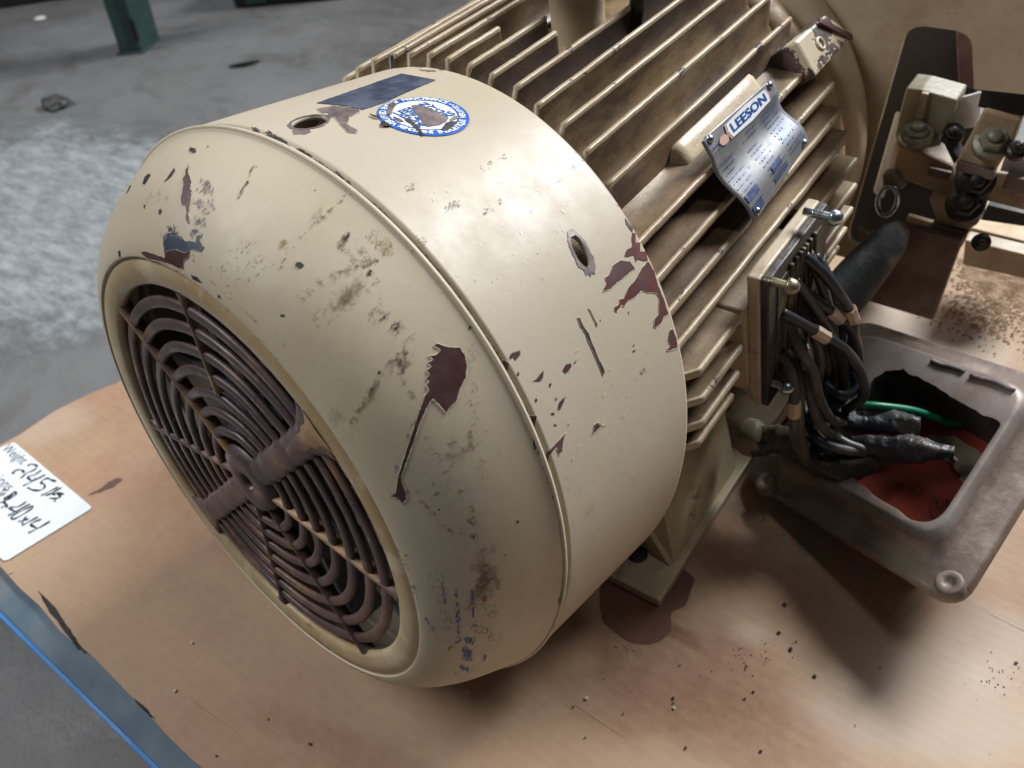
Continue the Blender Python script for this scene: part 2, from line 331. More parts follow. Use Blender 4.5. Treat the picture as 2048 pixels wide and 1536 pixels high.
# ------------------------------------------------------------------ the fan cover surface (three measured sections, lofted)
T0 = (Vector((0, 0, 0)), Matrix(((0.99758, 0.06949, 0.00367), (-0.0694, 0.98967, 0.12541), (0.00508, -0.12536, 0.9921))), .7545)
T1 = (Vector((0.00443, 0.28933, -0.03146)), Matrix(((0.99972, 0.02335, 0.00413), (-0.02371, 0.98781, 0.15383), (-0.00049, -0.15389, 0.98809))), .9996)
T2 = (Vector((0.07232, 0.90782, -0.11539)), Matrix(((0.99742, 0.07115, 0.00942), (-0.07147, 0.9725, 0.22166), (0.00662, -0.22176, 0.97508))), .9925)
def sect(c, T, r, a, dr=0, dy=0): return c + T @ Vector(((r + dr) * math.cos(a), dy, (r + dr) * math.sin(a)))
def dome_pt(t, a, dr=0):
    ph = t * math.pi / 2; e = 1.3
    ax = 1 - max(0, math.cos(ph)) ** e; rr = .9 * max(0, math.sin(ph)) ** e + .1 * ax ** 6
    c = T0[0].lerp(T1[0], ax); A = T0[1].lerp(T1[1], ax) if hasattr(T0[1], 'lerp') else T0[1]
    return sect(c, A, T0[2] + (T1[2] - T0[2]) * rr, a, dr)
def cyl_pt(t, a, dr=0):
    c = T1[0].lerp(T2[0], t); A = T1[1].lerp(T2[1], t)
    return sect(c, A, T1[2] + (T2[2] - T1[2]) * t, a, dr)
NA = 720
def loft(rows, fn, mat, name, parent, thick, flip=False, holes=()):
    bm = bmesh.new(); G = []
    for t, dr in rows: G.append([bm.verts.new(fn(t, 2 * math.pi * k / NA, dr)) for k in range(NA)])
    for i in range(len(G) - 1):
        for k in range(NA):
            q = (G[i][k], G[i][(k + 1) % NA], G[i + 1][(k + 1) % NA], G[i + 1][k])
            bm.faces.new(q)
    for hc, ea, eb, ax in holes:               # ellipse: centre, half axes, directions; cut and snap the rim
        hc = Vector(hc); e1, e2 = ax; kill = []; n = e1.cross(e2)
        for v in bm.verts:
            d = v.co - hc
            if abs(d.dot(n)) > .2 or d.length > .3: continue
            u = math.hypot(d.dot(e1) / ea, d.dot(e2) / eb)
            if u < 1: kill.append((v, u))
        ks = set(v for v, u in kill if u < .86)
        fs = [f for f in bm.faces if any(v in ks for v in f.verts)]
        bmesh.ops.delete(bm, geom=fs, context='FACES')
        for v in [v for v in bm.verts if not v.link_faces]: bm.verts.remove(v)
        for v in bm.verts:
            d = v.co - hc
            if abs(d.dot(n)) > .2 or d.length > .3: continue
            if v.is_boundary:
                u = math.hypot(d.dot(e1) / ea, d.dot(e2) / eb)
                if u < 1.25: v.co += (e1 * d.dot(e1) + e2 * d.dot(e2)) * (1 / u - 1)
    bmesh.ops.recalc_face_normals(bm, faces=bm.faces)
    bm.verts.index_update(); bm.faces.ensure_lookup_table()
    f0 = bm.faces[0]; cc = f0.calc_center_median()
    if f0.normal.dot(Vector((cc.x, -.3, cc.z))) < 0: bmesh.ops.reverse_faces(bm, faces=bm.faces)
    vs = [v.co.copy() for v in bm.verts]; fs = [[v.index for v in f.verts] for f in bm.faces]; bm.free()
    mb = MB(); mb.add(vs, fs, 0, True); o = mb.build(name, mat, parent)
    md = o.modifiers.new('thickness', 'SOLIDIFY'); md.thickness = thick * K; md.offset = -1
    return o, vs, fs

motor = thing('electric_motor', (0.4, 1.2, -1.13), 'big cream electric motor with chipped paint, round fan cover and exposed black wires', 'motor')
rows_d = [(i / 60, 0) for i in range(61)] + [(1.0, -.012)]
dome, dv, df = loft(rows_d, dome_pt, M['dome'], 'fan_cover_cap', motor, .014)
hole1 = (Vector((.076, .582, .94)), .052, .040, (Vector((0, 1, 0)), Vector((1, 0, 0)).normalized()))
h2n = Vector((.78, 0, .62)); hole2 = (Vector((.787, .794, .615)), .046, .022, (Vector((0, 0.45, 0)) + Vector((.62, 0, -.78)) * .9, None))
e1 = (Vector((.62, -.35, -.78))).normalized(); e2 = h2n.cross(e1).normalized(); hole2 = (hole2[0], .048, .022, (e1, e2))
rows_c = [(0, -.012), (.012, -.014), (.03, -.012), (.034, -.004), (.04, 0)] + [(.04 + .96 * i / 110, 0) for i in range(1, 111)]
drum, cv, cf = loft(rows_c, cyl_pt, M['shroud'], 'fan_cover_drum', motor, .014, holes=(hole1, hole2))
# rolled lip between cap and drum
lip = MB(); lip.tube([dome_pt(1, 2 * math.pi * k / 240, -.002) for k in range(240)], .0075, 6, closed=True); lip.build('fan_cover_lip', M['dome'], motor)

BV = BVHTree.FromPolygons(dv + cv, df + [[i + len(dv) for i in f] for f in cf])
def pick(px, py, bv=None):
    d = ray(px, py).normalized(); h = (bv or BV).ray_cast(CO, d)
    return (h[0], h[1] if h[1].dot(d) < 0 else -h[1]) if h[0] is not None else None
def decal(mb, pts, off=.0012, step=9, mi=0, bv=None, jag=0, maxe=.06):
    """an outline measured on the photograph, laid on the surface it belongs to"""
    if jag:
        q = []
        for i, p in enumerate(pts):
            a = Vector(p); b = Vector(pts[(i + 1) % len(pts)]); L = (b - a).length; n = max(1, int(L / 5))
            for k in range(n): q.append(a.lerp(b, k / n) + Vector((random.uniform(-jag, jag), random.uniform(-jag, jag))))
        pts = [(v.x, v.y) for v in q]
    q = []
    for i, p in enumerate(pts):
        a = Vector(p); b = Vector(pts[(i + 1) % len(pts)]); n = max(1, int((b - a).length / step))
        for k in range(n): q.append(tuple(a.lerp(b, k / n)))
    pts = q
    P = [Vector((p[0], p[1])) for p in pts]; n = len(P); E = [(i, (i + 1) % n) for i in range(n)]
    x0 = min(p.x for p in P); x1 = max(p.x for p in P); y0 = min(p.y for p in P); y1 = max(p.y for p in P); Q = list(P)
    y = y0 + step / 2
    while y < y1:
        x = x0 + step / 2
        while x < x1: Q.append(Vector((x, y))); x += step
        y += step
    vo, eo, fo, *_ = delaunay_2d_cdt(Q, E, [], 1, 1e-4)
    out = []; ok = {}
    for i, v in enumerate(vo):
        h = pick(v.x, v.y, bv)
        if h: ok[i] = len(out); out.append(h[0] + h[1] * off)
    fs = [[ok[i] for i in f] for f in fo if all(i in ok for i in f)]
    good = []
    for f in fs:
        if max((out[f[i]] - out[f[i - 1]]).length for i in range(len(f))) < maxe: good.append(f)
    mb.add(out, good, mi, True)
def fleck(mb, x, y, a, l, w, off=.0012, bv=None):
    n = 6; pts = []
    for k in range(n):
        t = 2 * math.pi * k / n; r = random.uniform(.6, 1.1); u = l * math.cos(t) * r; v = w * math.sin(t) * r
        pts.append((x + u * math.cos(a) - v * math.sin(a), y + u * math.sin(a) + v * math.cos(a)))
    out = []
    for p in pts:
        h = pick(*p, bv)
        if not h: return
        out.append(h[0] + h[1] * off)
    if max((out[i] - out[i - 1]).length for i in range(n)) > .1: return
    mb.add(out, [list(range(n))], 0, True)
def scuff(mb, path, width, n, lmin=1, lmax=4, ang=None, w=1.0, off=.0012, bv=None):
    P = [Vector(p) for p in path]; L = [(P[i + 1] - P[i]).length for i in range(len(P) - 1)]; T = sum(L)
    for _ in range(n):
        t = random.random() * T; i = 0
        while t > L[i] and i < len(L) - 1: t -= L[i]; i += 1
        c = P[i].lerp(P[i + 1], t / L[i]); d = (P[i + 1] - P[i]).normalized(); nn = Vector((-d.y, d.x))
        if mn.noise(Vector((c.x * .06, c.y * .06, 3))) < -.12: continue
        c = c + nn * random.gauss(0, width * .5)
        a = (ang if ang is not None else math.atan2(d.y, d.x)) + random.gauss(0, .35)
        fleck(mb, c.x, c.y, a, random.uniform(lmin, lmax), random.uniform(.4, 1) * w, off, bv)

def chip(pts, mat, name='paint_chip', label=None, **kw):
    mb = MB(); decal(mb, pts, **kw)
    if not mb.f: return
    o = mb.build(name, mat, motor); tag(o, label)
    L = []
    for i, p in enumerate(pts):
        a = Vector(p); b = Vector(pts[(i + 1) % len(pts)]); n = max(1, int((b - a).length / 4))
        for k in range(n):
            c = a.lerp(b, k / n) + Vector((random.uniform(-.5, .5), random.uniform(-.5, .5))); h = pick(c.x, c.y)
            if h: L.append(h[0] + h[1] * .0012)
    if len(L) > 16 and max((L[i] - L[i - 1]).length for i in range(len(L))) < .06:
        e = MB(); e.tube(L, [random.uniform(.0004, .0013) for _ in L], 4, closed=True); e.build('paint_edge', M['dome'], o)
    return o
def fade_mat(name, c1, c2, amt, scale, lo, hi, stretch=(1, 1, 1), rot=(0, 0, 0), rough=.6, det=8):
    n = NT(name); n.col(n.mix(n.ramp(n.noise(scale * 2.5, 4), .35, .65), c1, c2)); n.rough(rough)
    at = n.N.new('ShaderNodeAttribute'); at.attribute_name = 'fade'
    f = n.ramp(n.math('ADD', n.noise(scale, det, .72, n.map(stretch, rot), .3), n.math('MULTIPLY', n.math('SUBTRACT', at.outputs['Fac'], 1.0), .45)), lo, hi, 0, amt)
    tr = n.N.new('ShaderNodeBsdfTransparent'); mx = n.N.new('ShaderNodeMixShader'); n.L(f, mx.inputs[0]); n.L(tr.outputs[0], mx.inputs[1]); n.L(n.b.outputs[0], mx.inputs[2]); n.L(mx.outputs[0], n.N['Material Output'].inputs['Surface']); return n.m
def smudge(cx, cy, rx, ry, ang, mat, off=.0006, name='grime_smear', par=None, plane=None):
    """a soft-edged smear lying on the cover (or on a level plane): rings of points round its middle, fading outwards"""
    nr, na = 9, 36; vs = []; fd = []; ca, sa = math.cos(ang), math.sin(ang)
    for i in range(nr + 1):
        for k in range(na):
            t = 2 * math.pi * k / na; r = i / nr; x = rx * r * math.cos(t); y = ry * r * math.sin(t)
            px, py = cx + x * ca - y * sa, cy + x * sa + y * ca
            if plane is None:
                h = pick(px, py); vs.append(h[0] + h[1] * off if h else None)
            else: vs.append(on(px, py, 2, plane))
            fd.append(max(0, 1 - r) ** .6)
    idx = {}; V = []; Fd = []
    for i, v in enumerate(vs):
        if v is not None: idx[i] = len(V); V.append(v); Fd.append(fd[i])
    fs = []
    for i in range(nr):
        for k in range(na):
            f = (i * na + k, i * na + (k + 1) % na, (i + 1) * na + (k + 1) % na, (i + 1) * na + k)
            if all(j in idx for j in f) and (plane is not None or max((vs[f[a]] - vs[f[a - 1]]).length for a in range(4)) < .12): fs.append([idx[j] for j in f])
    mb = MB(); mb.add(V, fs, 0, True); o = mb.build(name, mat, par or motor, kind='stuff')
    at = o.data.attributes.new('fade', 'FLOAT', 'POINT'); at.data.foreach_set('value', Fd); return o
# ---- chips: outlines in photograph pixels, laid on the cover
def z2(pts, sc, ox, oy): return [(x / sc + ox, y / sc + oy) for x, y in pts]
leaf = [(285,100),(330,115),(385,118),(405,150),(415,195),(408,250),(385,290),(370,345),(340,375),(325,400),(300,370),(270,340),(262,345),(240,380),(212,450),(188,520),(152,620),(133,680),(155,735),(158,765),(140,785),(125,765),(85,750),(108,740),(115,700),(122,660),(147,580),(175,490),(205,400),(235,320),(252,300),(240,280),(250,262),(238,250),(255,235),(240,215),(262,200),(245,185),(268,170),(250,155),(282,150),(300,130),(270,110)]
chip(z2(leaf, 2.134, 740, 640), M['maroon'], label='leaf-shaped chip with a long stem showing maroon primer')
chip(z2([(530,120),(515,160),(500,175),(498,205),(482,232),(488,262),(480,300),(472,340),(475,380),(500,390),(505,430),(500,450),(510,485),(522,488),(528,455),(520,430),(530,390),(535,350),(540,300),(530,285),(538,250),(528,215),(520,190),(522,160)], 2.926, 200, 280), M['maroon'])
chip(z2([(245,652),(270,650),(350,678),(385,690),(378,650),(372,600),(400,560),(440,560),(520,600),(530,640),(520,690),(492,710),(490,755),(460,752),(400,722),(330,708),(280,696),(250,672)], 2.926, 200, 280), M['maroon'], jag=.2)
Z3 = lambda p: z2(p, 3.072, 1100, 400)
for poly in ([(430,372),(490,378),(522,425),(500,440),(455,478),(400,520),(370,548),(320,568),(345,510),(335,480),(360,460),(385,400)],
             [(75,1050),(95,1010),(125,1003),(132,1020),(115,1050),(95,1065)], [(145,1000),(160,985),(162,995),(148,1008)],
             [(45,1290),(55,1245),(88,1210),(85,1240),(62,1285)], [(262,1425),(272,1380),(295,1365),(300,1385),(340,1380),(305,1400),(280,1425),(255,1440)]): chip(Z3(poly), M['maroon'], jag=.5)
Z4 = lambda p: z2(p, 2.134, 740, 640)
for poly in ([(610,140),(640,128),(640,150),(622,172),(608,160)], [(555,180),(575,170),(595,185),(592,215),(575,210),(598,270),(590,272),(565,225)], [(655,380),(668,385),(665,410),(712,405),(708,445),(695,470),(700,500),(715,505),(714,535),(705,562),(695,540),(690,490),(668,430),(655,410)],
             [(735,600),(750,570),(835,480),(822,520),(820,560),(805,578),(795,545),(765,580),(760,615),(775,650),(770,690),(758,660),(740,620)], [(690,262),(705,255),(722,235),(740,215),(738,245),(725,262),(700,262)]): chip(Z4(poly), M['maroon'], jag=.8)
for poly in ([(460,110),(490,150),(520,190),(560,260),(590,330),(600,375),(570,375),(535,365),(525,385),(515,340),(480,350),(455,350),(470,305),(505,290),(500,230),(505,200),(480,170),(465,150)],
             [(600,375),(640,440),(660,520),(700,620),(725,705),(700,720),(680,760),(650,785),(635,780),(640,735),(665,700),(670,610),(655,575),(600,570),(560,560),(520,600),(480,620),(455,655),(435,650),(410,690),(395,680),(395,660),(420,640),(425,610),(450,605),(480,540),(530,480),(560,420)]): chip(Z3(poly), M['maroonred'], jag=.7)
chip(Z3([(735,800),(750,790),(775,850),(780,910),(715,930),(735,890),(725,860)]), M['maroonred'], jag=1)
dk = MB()
for poly in ([(165,725),(178,720),(200,770),(235,820),(262,890),(290,960),(325,1030),(335,1062),(325,1080),(300,1020),(270,950),(235,875),(215,820),(185,775)], [(233,668),(240,668),(292,770),(285,775)], [(303,735),(311,738),(308,750)], [(478,690),(486,680),(484,705)],[(508,890),(518,885),(512,905)],[(505,930),(522,920),(515,938)]): chip(Z3(poly), M['dark'], jag=.5)
for poly in ([(530,45),(560,50),(565,72),(545,78),(520,62)], [(625,35),(637,35),(635,45)], [(250,255),(265,215),(290,196),(298,205),(280,235),(262,262)], [(345,410),(358,405),(362,422),(350,440),(344,430)], [(108,650),(118,645),(122,680),(112,684)], [(1055,1022),(1080,1020),(1078,1034),(1055,1036)], [(1145,720),(1165,712),(1192,728),(1190,745),(1165,752),(1145,738)],
             [(530,788),(570,800),(600,838),(585,832),(545,815)], [(690,905),(700,908),(708,930),(692,920)], [(435,165),(440,180),(420,215),(375,250),(405,205)], [(810,345),(820,300),(862,240),(875,243),(870,255),(845,270),(822,325)], [(22,800),(50,755),(60,765),(35,808)], [(255,380),(266,380),(264,402),(257,400)], [(155,315),(178,265),(182,270),(162,310)],[(910,155),(922,158),(914,162)],[(1252,288),(1264,292),(1258,300)]): chip(z2(poly, 2.926, 200, 280), M['dark'], jag=.5)
for x, y, l, wd in ((758, 745, 4, 3), (940,655,6,3), (1022,712,8,4), (1036,748,6,3), (1072,800,4,3), (1100,770,6,3), (1120,810,8,4), (1105,828,3,5), (1110,850,2,4), (1197,852,6,4), (1010,1110,2,2), (878,1019,3,2.5), (812,1110,2,2), (1035,1044,4,3)): fleck(dk, x, y, 1.9, l, wd)
# chips along the seam
seam = [(500,260),(539,273),(578,293),(617,316),(687,363),(750,416),(805,473),(848,516),(885,562),(914,600),(946,645),(988,706),(1026,781),(1059,846),(1073,898),(1096,963),(1115,1029),(1127,1095),(1128,1132),(1124,1179),(1115,1212)]
for a, b, n_, wd in ((0, 4, 110, 3.5), (4, 8, 40, 2), (8, 12, 70, 3), (12, 16, 90, 4), (16, 20, 40, 2)): scuff(dk, [(x + 3, y - 3) for x, y in seam[a:b + 1]], wd, n_, 3, 9, None, 2.4, .0022)
for poly in ([(370,845),(390,848),(440,885),(488,932),(480,938),(430,900),(385,862)],[(260,775),(300,785),(320,800),(300,812),(275,795)],[(60,690),(120,690),(200,740),(190,755),(130,720)],[(890,1320),(920,1330),(990,1430),(980,1432),(940,1385)]): chip(z2(poly, 2.56, 500, 0), M['dark'], jag=.6)
ring = [(205,520),(222,540),(285,516),(354,537),(401,576),(461,624),(533,690),(605,785),(677,893),(737,989),(785,1079),(815,1139),(839,1204),(839,1258),(821,1312),(785,1342)]
for a, b, n_ in ((3, 6, 30), (6, 9, 34), (9, 12, 60), (12, 15, 60)): scuff(dk, ring[a:b + 1], 3, n_, 1.5, 5, None, .8, .0015)
# grime flecks beside the rear rim of the drum
scuff(dk, [(870,134),(930,150),(1023,191),(1125,270),(1211,371),(1242,422)], 2.5, 60, 1, 4, None, 1.0)
dk.build('small_chips', M['dark'], motor, kind='stuff')
gs = MB()
for poly in ([(340,560),(420,545),(560,550),(565,575),(510,600),(500,640),(555,670),(540,685),(500,680),(460,640),(430,600),(390,610),(360,575)], [(215,670),(250,655),(305,665),(310,678),(270,690),(225,685)], [(840,325),(860,305),(880,320),(960,350),(955,370),(900,368),(850,348)]): chip(z2(poly, 2.56, 500, 0), M['greyscar'], 'scraped_patch', jag=1.5, off=.0010)
def ringpoly(hole, k1, k2, c=None):
    hc, a, b, (u, v) = hole; q = []
    for i in range(28): t = 2 * math.pi * i / 28; q.append(hc + u * a * k1 * math.cos(t) + v * b * k1 * math.sin(t))
    return q
mb_r = MB()
for hole, k1, k2 in ((hole1, 1.0, 1.2), (hole2, 1.0, 1.55)):
    hc, a, b, (u, v) = hole; vs = []
    for i in range(36):
        t = 2 * math.pi * i / 36
        for k in (k1 * .98, 1 + (k2 - 1) * random.uniform(.6, 1.2)):
            p = hc + u * a * k * math.cos(t) + v * b * k * math.sin(t)
            h = BV.find_nearest(p); nn = h[1] if h[1].dot(Vector((hc.x, 0, hc.z))) > 0 else -h[1]
            vs.append(h[0] + nn * .0016)
    mb_r.add(vs, [(2 * i, 2 * i + 1, (2 * i + 3) % 72, (2 * i + 2) % 72) for i in range(36)], 0, True)
gs.v += []; n0 = len(gs.v); gs.add(mb_r.v, mb_r.f, 0, True)
scuff(gs, [(395,420),(425,350)], 14, 120, 3, 10, -1.2, .8); scuff(gs, [(400,470),(420,400)], 12, 60, 3, 9, -1.2, .8)
gs.build('hole_wear', M['greyscar'], motor, kind='stuff')
tb = MB(); decal(tb, z2([(215,605),(710,433),(912,470),(700,560),(620,600),(480,645),(390,622)], 2.926, 560, 0), off=.0020, jag=.4, maxe=.2); tb.build('tape_strip', M['navy'], motor, label='faded dark blue tape strip beside the round sticker')
sb = MB()
chip(z2([(400,545),(440,540),(500,590),(560,600),(570,560),(592,555),(590,600),(605,625),(590,650),(540,640),(500,660),(440,640),(385,655),(370,600)], 2.926, 200, 280), M['greenblue'], 'slate_scuff', off=.0018, jag=2)
scuff(sb, [(335,480),(345,455)], 12, 40, 3, 10, -1.4, .7); scuff(sb, [(385,475),(400,440)], 9, 30, 3, 8, -1.3, .7)
for x, y in ((598,529), (390,462)): fleck(sb, x, y, 0, 8, 5)
scuff(sb, [(1108,805),(1122,785)], 4, 14, 2, 6); scuff(sb, [(1102,985),(1112,965)], 8, 40, 2, 5); scuff(sb, [(1270,755),(1290,740)], 5, 30, 1, 4); scuff(sb, [(1195,855),(1205,845)], 5, 14, 2, 4)
sb.build('slate_scuff_marks', M['greenblue'], motor, kind='stuff')
bl = MB()
for pth, wd, n_, l in (([(1,0)], 0, 0, 0),): pass
for pth, wd, n_, l in (([(883,1145),(890,1205)], 3, 50, 5), ([(944,1180),(948,1255)], 2, 70, 5), ([(915,1200),(918,1290)], 5, 90, 5), ([(912,1180),(914,1210)], 3, 30, 5), ([(940,1275),(930,1340)], 12, 330, 5), ([(850,1235),(877,1280)], 2.5, 24, 5), ([(815,868),(820,890)], 4, 16, 4), ([(790,930),(798,955)], 4, 20, 4), ([(825,690),(830,705)], 4, 14, 3), ([(925,1065),(915,1075)], 4, 12, 3), ([(960,1330),(972,1310)], 3, 24, 4), ([(925,1330),(915,1350)], 4, 30, 4)):
    scuff(bl, pth, wd, n_, 1.5, l, math.pi / 2, .9)
bl.build('blue_scuff_marks', M['bluemark'], motor, kind='stuff')
pk = MB()
for pth, wd, n_ in (([(970,1190),(968,1215)], 5, 120), ([(875,1040),(905,1065)], 3, 40), ([(840,1000),(870,1030)], 4, 40), ([(895,1300),(905,1290)], 3, 20), ([(960,1140),(975,1180)], 6, 40)): scuff(pk, pth, wd, n_, 1, 4, 1.3, .8)
pk.build('pink_scuff_marks', M['pink'], motor, kind='stuff')
yl = MB()
for pth, wd, n_ in (([(940,860),(945,900)], 5, 60), ([(940,1000),(950,1040)], 5, 50), ([(740,500),(800,480)], 20, 160), ([(700,840),(740,800),(760,760)], 6, 60), ([(560,500),(570,480)], 6, 30), ([(920,980),(925,1000)], 6, 30), ([(990,1140),(995,1180)], 6, 30)): scuff(yl, pth, wd, n_, 1.5, 5, -.9, .9)
yl.build('yellow_scuff_marks', M['yellow'], motor, kind='stuff')
gm = MB()
for pth, wd, n_ in (([(600,600),(650,560),(720,530),(780,500)], 10, 260), ([(560,690),(620,640),(700,600),(760,560)], 18, 220), ([(740,620),(790,650),(830,700)], 22, 200), ([(780,720),(830,800)], 6, 90), ([(785,720),(742,780),(700,850)], 8, 110), ([(560,540),(575,500),(640,440),(700,390)], 5, 80), ([(940,690),(950,830),(965,960)], 14, 120), ([(938,1020),(950,1080)], 9, 130), ([(960,1100),(985,1240)], 18, 200), ([(930,1240),(1000,1280)], 16, 120), ([(690,470),(680,500)], 8, 90), ([(760,470),(700,520)], 26, 160), ([(850,1120),(880,1180),(900,1260)], 14, 60),
                    ([(965,430),(1005,400)], 8, 60), ([(890,420),(930,400)], 8, 60), ([(800,390),(830,370)], 7, 50), ([(820,500),(860,470)], 12, 60), ([(960,340),(1010,310)], 6, 40), ([(1110,370),(1150,330)], 5, 30), ([(770,990),(850,980),(905,930)], 4, 70), ([(830,840),(880,930)], 20, 60), ([(700,380),(640,440)], 6, 30), ([(480,480),(520,550)], 30, 50), ([(380,500),(480,560)], 30, 40)):
    scuff(gm, pth, wd, n_, 1, 4.5, -.75 if pth[0][0] < 850 or pth[0][1] < 500 else 1.4, .7)
for pth in ([(480,395),(500,350)], [(500,345),(512,325)], [(420,560),(520,650)], [(485,505),(520,555)], [(630,560),(700,610)]): scuff(gm, pth, .8, 26, 3, 7, None, .35)
gm.build('grey_scuff_marks', M['greymark'], motor, kind='stuff')
br = MB()
for pth, n_, wd in (([(742,540),(730,560)], 60, 4), ([(700,545),(760,520)], 70, 5), ([(690,480),(705,455)], 60, 5), ([(765,635),(790,650)], 40, 6), ([(790,660),(800,645)], 24, 5)): scuff(br, pth, wd, n_, 1, 4, -.9, .9)
br.build('brown_scuff_marks', M['boltdark'], motor, kind='stuff')
pm = MB()
for _ in range(60):
    x = random.uniform(1130, 1310); y = random.uniform(690, 1150)
    fleck(pm, x, y, -.9 + random.gauss(0, .15), random.uniform(2, 6), random.uniform(.4, 1.2), .003)
for _ in range(60):
    x = random.uniform(800, 1150); y = random.uniform(330, 620); fleck(pm, x, y, -1.9 + random.gauss(0, .3), random.uniform(1, 5), random.uniform(.3, .8), .0025)
pm.build('paint_burr_marks', M['palemark'], motor, kind='stuff')

FG = fade_mat('brown_grey_grime', srgb(132, 116, 92), srgb(112, 100, 84), .6, 60, .45, .62, (1, .5, 1), (.3, .2, .5))
FK = fade_mat('dark_scuff_grime', srgb(84, 74, 66), srgb(104, 84, 70), .85, 70, .50, .60, (1, .35, .8), (.5, .3, .7))
FT = fade_mat('tan_stain', srgb(176, 154, 116), srgb(164, 142, 108), .45, 30, .44, .66)
FB = fade_mat('blue_rub', srgb(44, 104, 166), srgb(70, 110, 150), .85, 90, .47, .58, (1, .6, .25))
FP = fade_mat('pink_rub', srgb(168, 84, 98), srgb(140, 78, 84), .8, 100, .48, .58, (1, .6, .3))
FM = fade_mat('mauve_smear', srgb(138, 112, 110), srgb(120, 98, 98), .7, 60, .42, .60, (1, .3, .3))
FW = fade_mat('pale_rub', srgb(214, 206, 188), srgb(206, 196, 176), .5, 40, .42, .64, (1, .3, .6), (.4, .1, .9))
zo = .0004
for k, (cx, cy, rx, ry, an, mt) in enumerate([(700,590,170,70,-.6,FG),(800,720,90,120,.4,FK),(900,900,80,220,.15,FG),(965,1150,90,190,.1,FG),(690,840,80,110,.3,FG),(640,430,100,50,-.6,FG),(330,400,80,60,.2,FG),
    (700,545,90,34,-.5,FK),(780,640,70,60,.2,FK),(740,780,40,80,.5,FK),(950,1190,50,110,.05,FK),(945,1030,30,60,.1,FK),(930,870,24,70,.1,FK),(600,590,60,40,-.6,FK),(870,990,60,22,-.4,FK),(690,490,60,26,-.9,FK),(1000,1240,30,60,0,FK),(860,1150,30,90,.1,FK),
    (780,500,60,26,-.3,FT),(900,1060,120,200,.3,FT),(1050,560,90,40,-.5,FT),
    (930,1300,28,60,.1,FB),(915,1230,12,70,0,FB),(946,1215,9,60,0,FB),(888,1180,9,40,0,FB),(860,1260,10,34,-.4,FB),(968,1330,10,26,.2,FB),(968,1205,11,34,0,FP),(890,1050,34,12,.6,FP),(975,1160,12,44,0,FP),
    (415,385,22,58,.35,FM),(370,455,34,36,.2,FM),(845,1000,24,10,0,FM),(1100,790,60,26,-.8,FW),(960,360,120,40,-.6,FW),(760,470,110,40,-.6,FW),(1210,900,50,120,.1,FW),(1180,1020,60,60,.1,FT)]):
    smudge(cx, cy, rx, ry, an, mt, .0003 + k * .00003)
# ---- round sticker on the drum: flat print laid round the curve
A0 = math.atan2(.906 + .0, .307)
def drum_axis(y): return Vector((.00443, 0, -.0315)).lerp(Vector((.0723, 0, -.1154)), (y - .289) / .62)
sc_h = pick(847, 230); SC = sc_h[0]
cA = drum_axis(SC.y); TH = math.atan2(SC.z - cA.z, SC.x - cA.x)
def stick(a, b, off=.003):         # a along the axis (away), b round the drum (to the left)
    y = SC.y + a; c = drum_axis(y); th = TH + b
    p = Vector((c.x + 1.3 * math.cos(th), y, c.z + 1.3 * math.sin(th))); d = Vector((-math.cos(th), 0, -math.sin(th)))
    h = BV.ray_cast(p, d); return h[0] - d * off
RS = .118
def disc(r0, r1, off, mat, name, par):
    mb = MB(); n = 72; rs = [r0 + (r1 - r0) * i / 4 for i in range(5)]; vs = []
    for r in rs:
        for k in range(n): a = 2 * math.pi * k / n; vs.append(stick(r * math.cos(a), r * math.sin(a), off))
    fs = [(i * n + k, i * n + (k + 1) % n, (i + 1) * n + (k + 1) % n, (i + 1) * n + k) for i in range(4) for k in range(n)]
    if r0 == 0: fs = fs
    mb.add(vs, fs, 0, True); return mb.build(name, mat, par)
stk = disc(0.0005, RS, .0022, M['stickerblue'], 'round_sticker', motor); stk['label'] = 'torn round blue and white sticker with lettering'
disc(0.0005, RS * .74, .0034, M['stickerwhite'], 'white_disc', stk)
def glyphs(txt, size, bold=0.0, font=None):
    cu = bpy.data.curves.new('t', 'FONT'); cu.body = txt; cu.size = size; cu.align_x = 'CENTER'; cu.align_y = 'CENTER'; cu.offset = bold; cu.resolution_u = 3
    o = bpy.data.objects.new('t', cu); C.objects.link(o); dg = bpy.context.evaluated_depsgraph_get(); me = bpy.data.meshes.new_from_object(o.evaluated_get(dg))
    vs = [v.co.copy() for v in me.vertices]; fs = [list(p.vertices) for p in me.polygons]
    wd = max((v.x for v in vs), default=0) - min((v.x for v in vs), default=0)
    bpy.data.objects.remove(o); bpy.data.curves.remove(cu); bpy.data.meshes.remove(me); return vs, fs, wd
def text_on(mb, txt, size, fn, bold=0.0, sx=1.0):
    vs, fs, wd = glyphs(txt, size, bold); mb.add([fn(v.x * sx, v.y) for v in vs], fs)
tm = MB()
rows = [('LEESON', 0.040, .033), ('ENERGY', .013, .033), ('SAVING', -.014, .033), ('MOTORS', -.041, .033)]
for tx, yy, sz in rows: text_on(tm, tx, sz, lambda u, v, yy=yy: stick(u, v + yy, .0044), .0009, 1.02)
tm.build('sticker_lettering', M['plateblue'], stk)
tr = MB()
def ringtext(txt, a0, da, rad, size, inward):
    for i, ch in enumerate(txt):
        if ch == ' ': continue
        a = a0 + da * i; vs, fs, wd = glyphs(ch, size, .0006)
        u = Vector((math.cos(a), math.sin(a))); t = Vector((-u.y, u.x)) if inward else Vector((u.y, -u.x)); up = -u if inward else u
        tr.add([stick(*(u * rad + t * v.x + up * v.y)) for v in vs], fs)
for v_ in tr.v: pass
_s = stick
def stick2(a, b, off=.0038): return _s(a, b, off)
stick = stick2
ringtext('VERIFIED ENERGY PERFORMANCE •', math.radians(179), -math.radians(6.55), RS * .865, .0245, False)
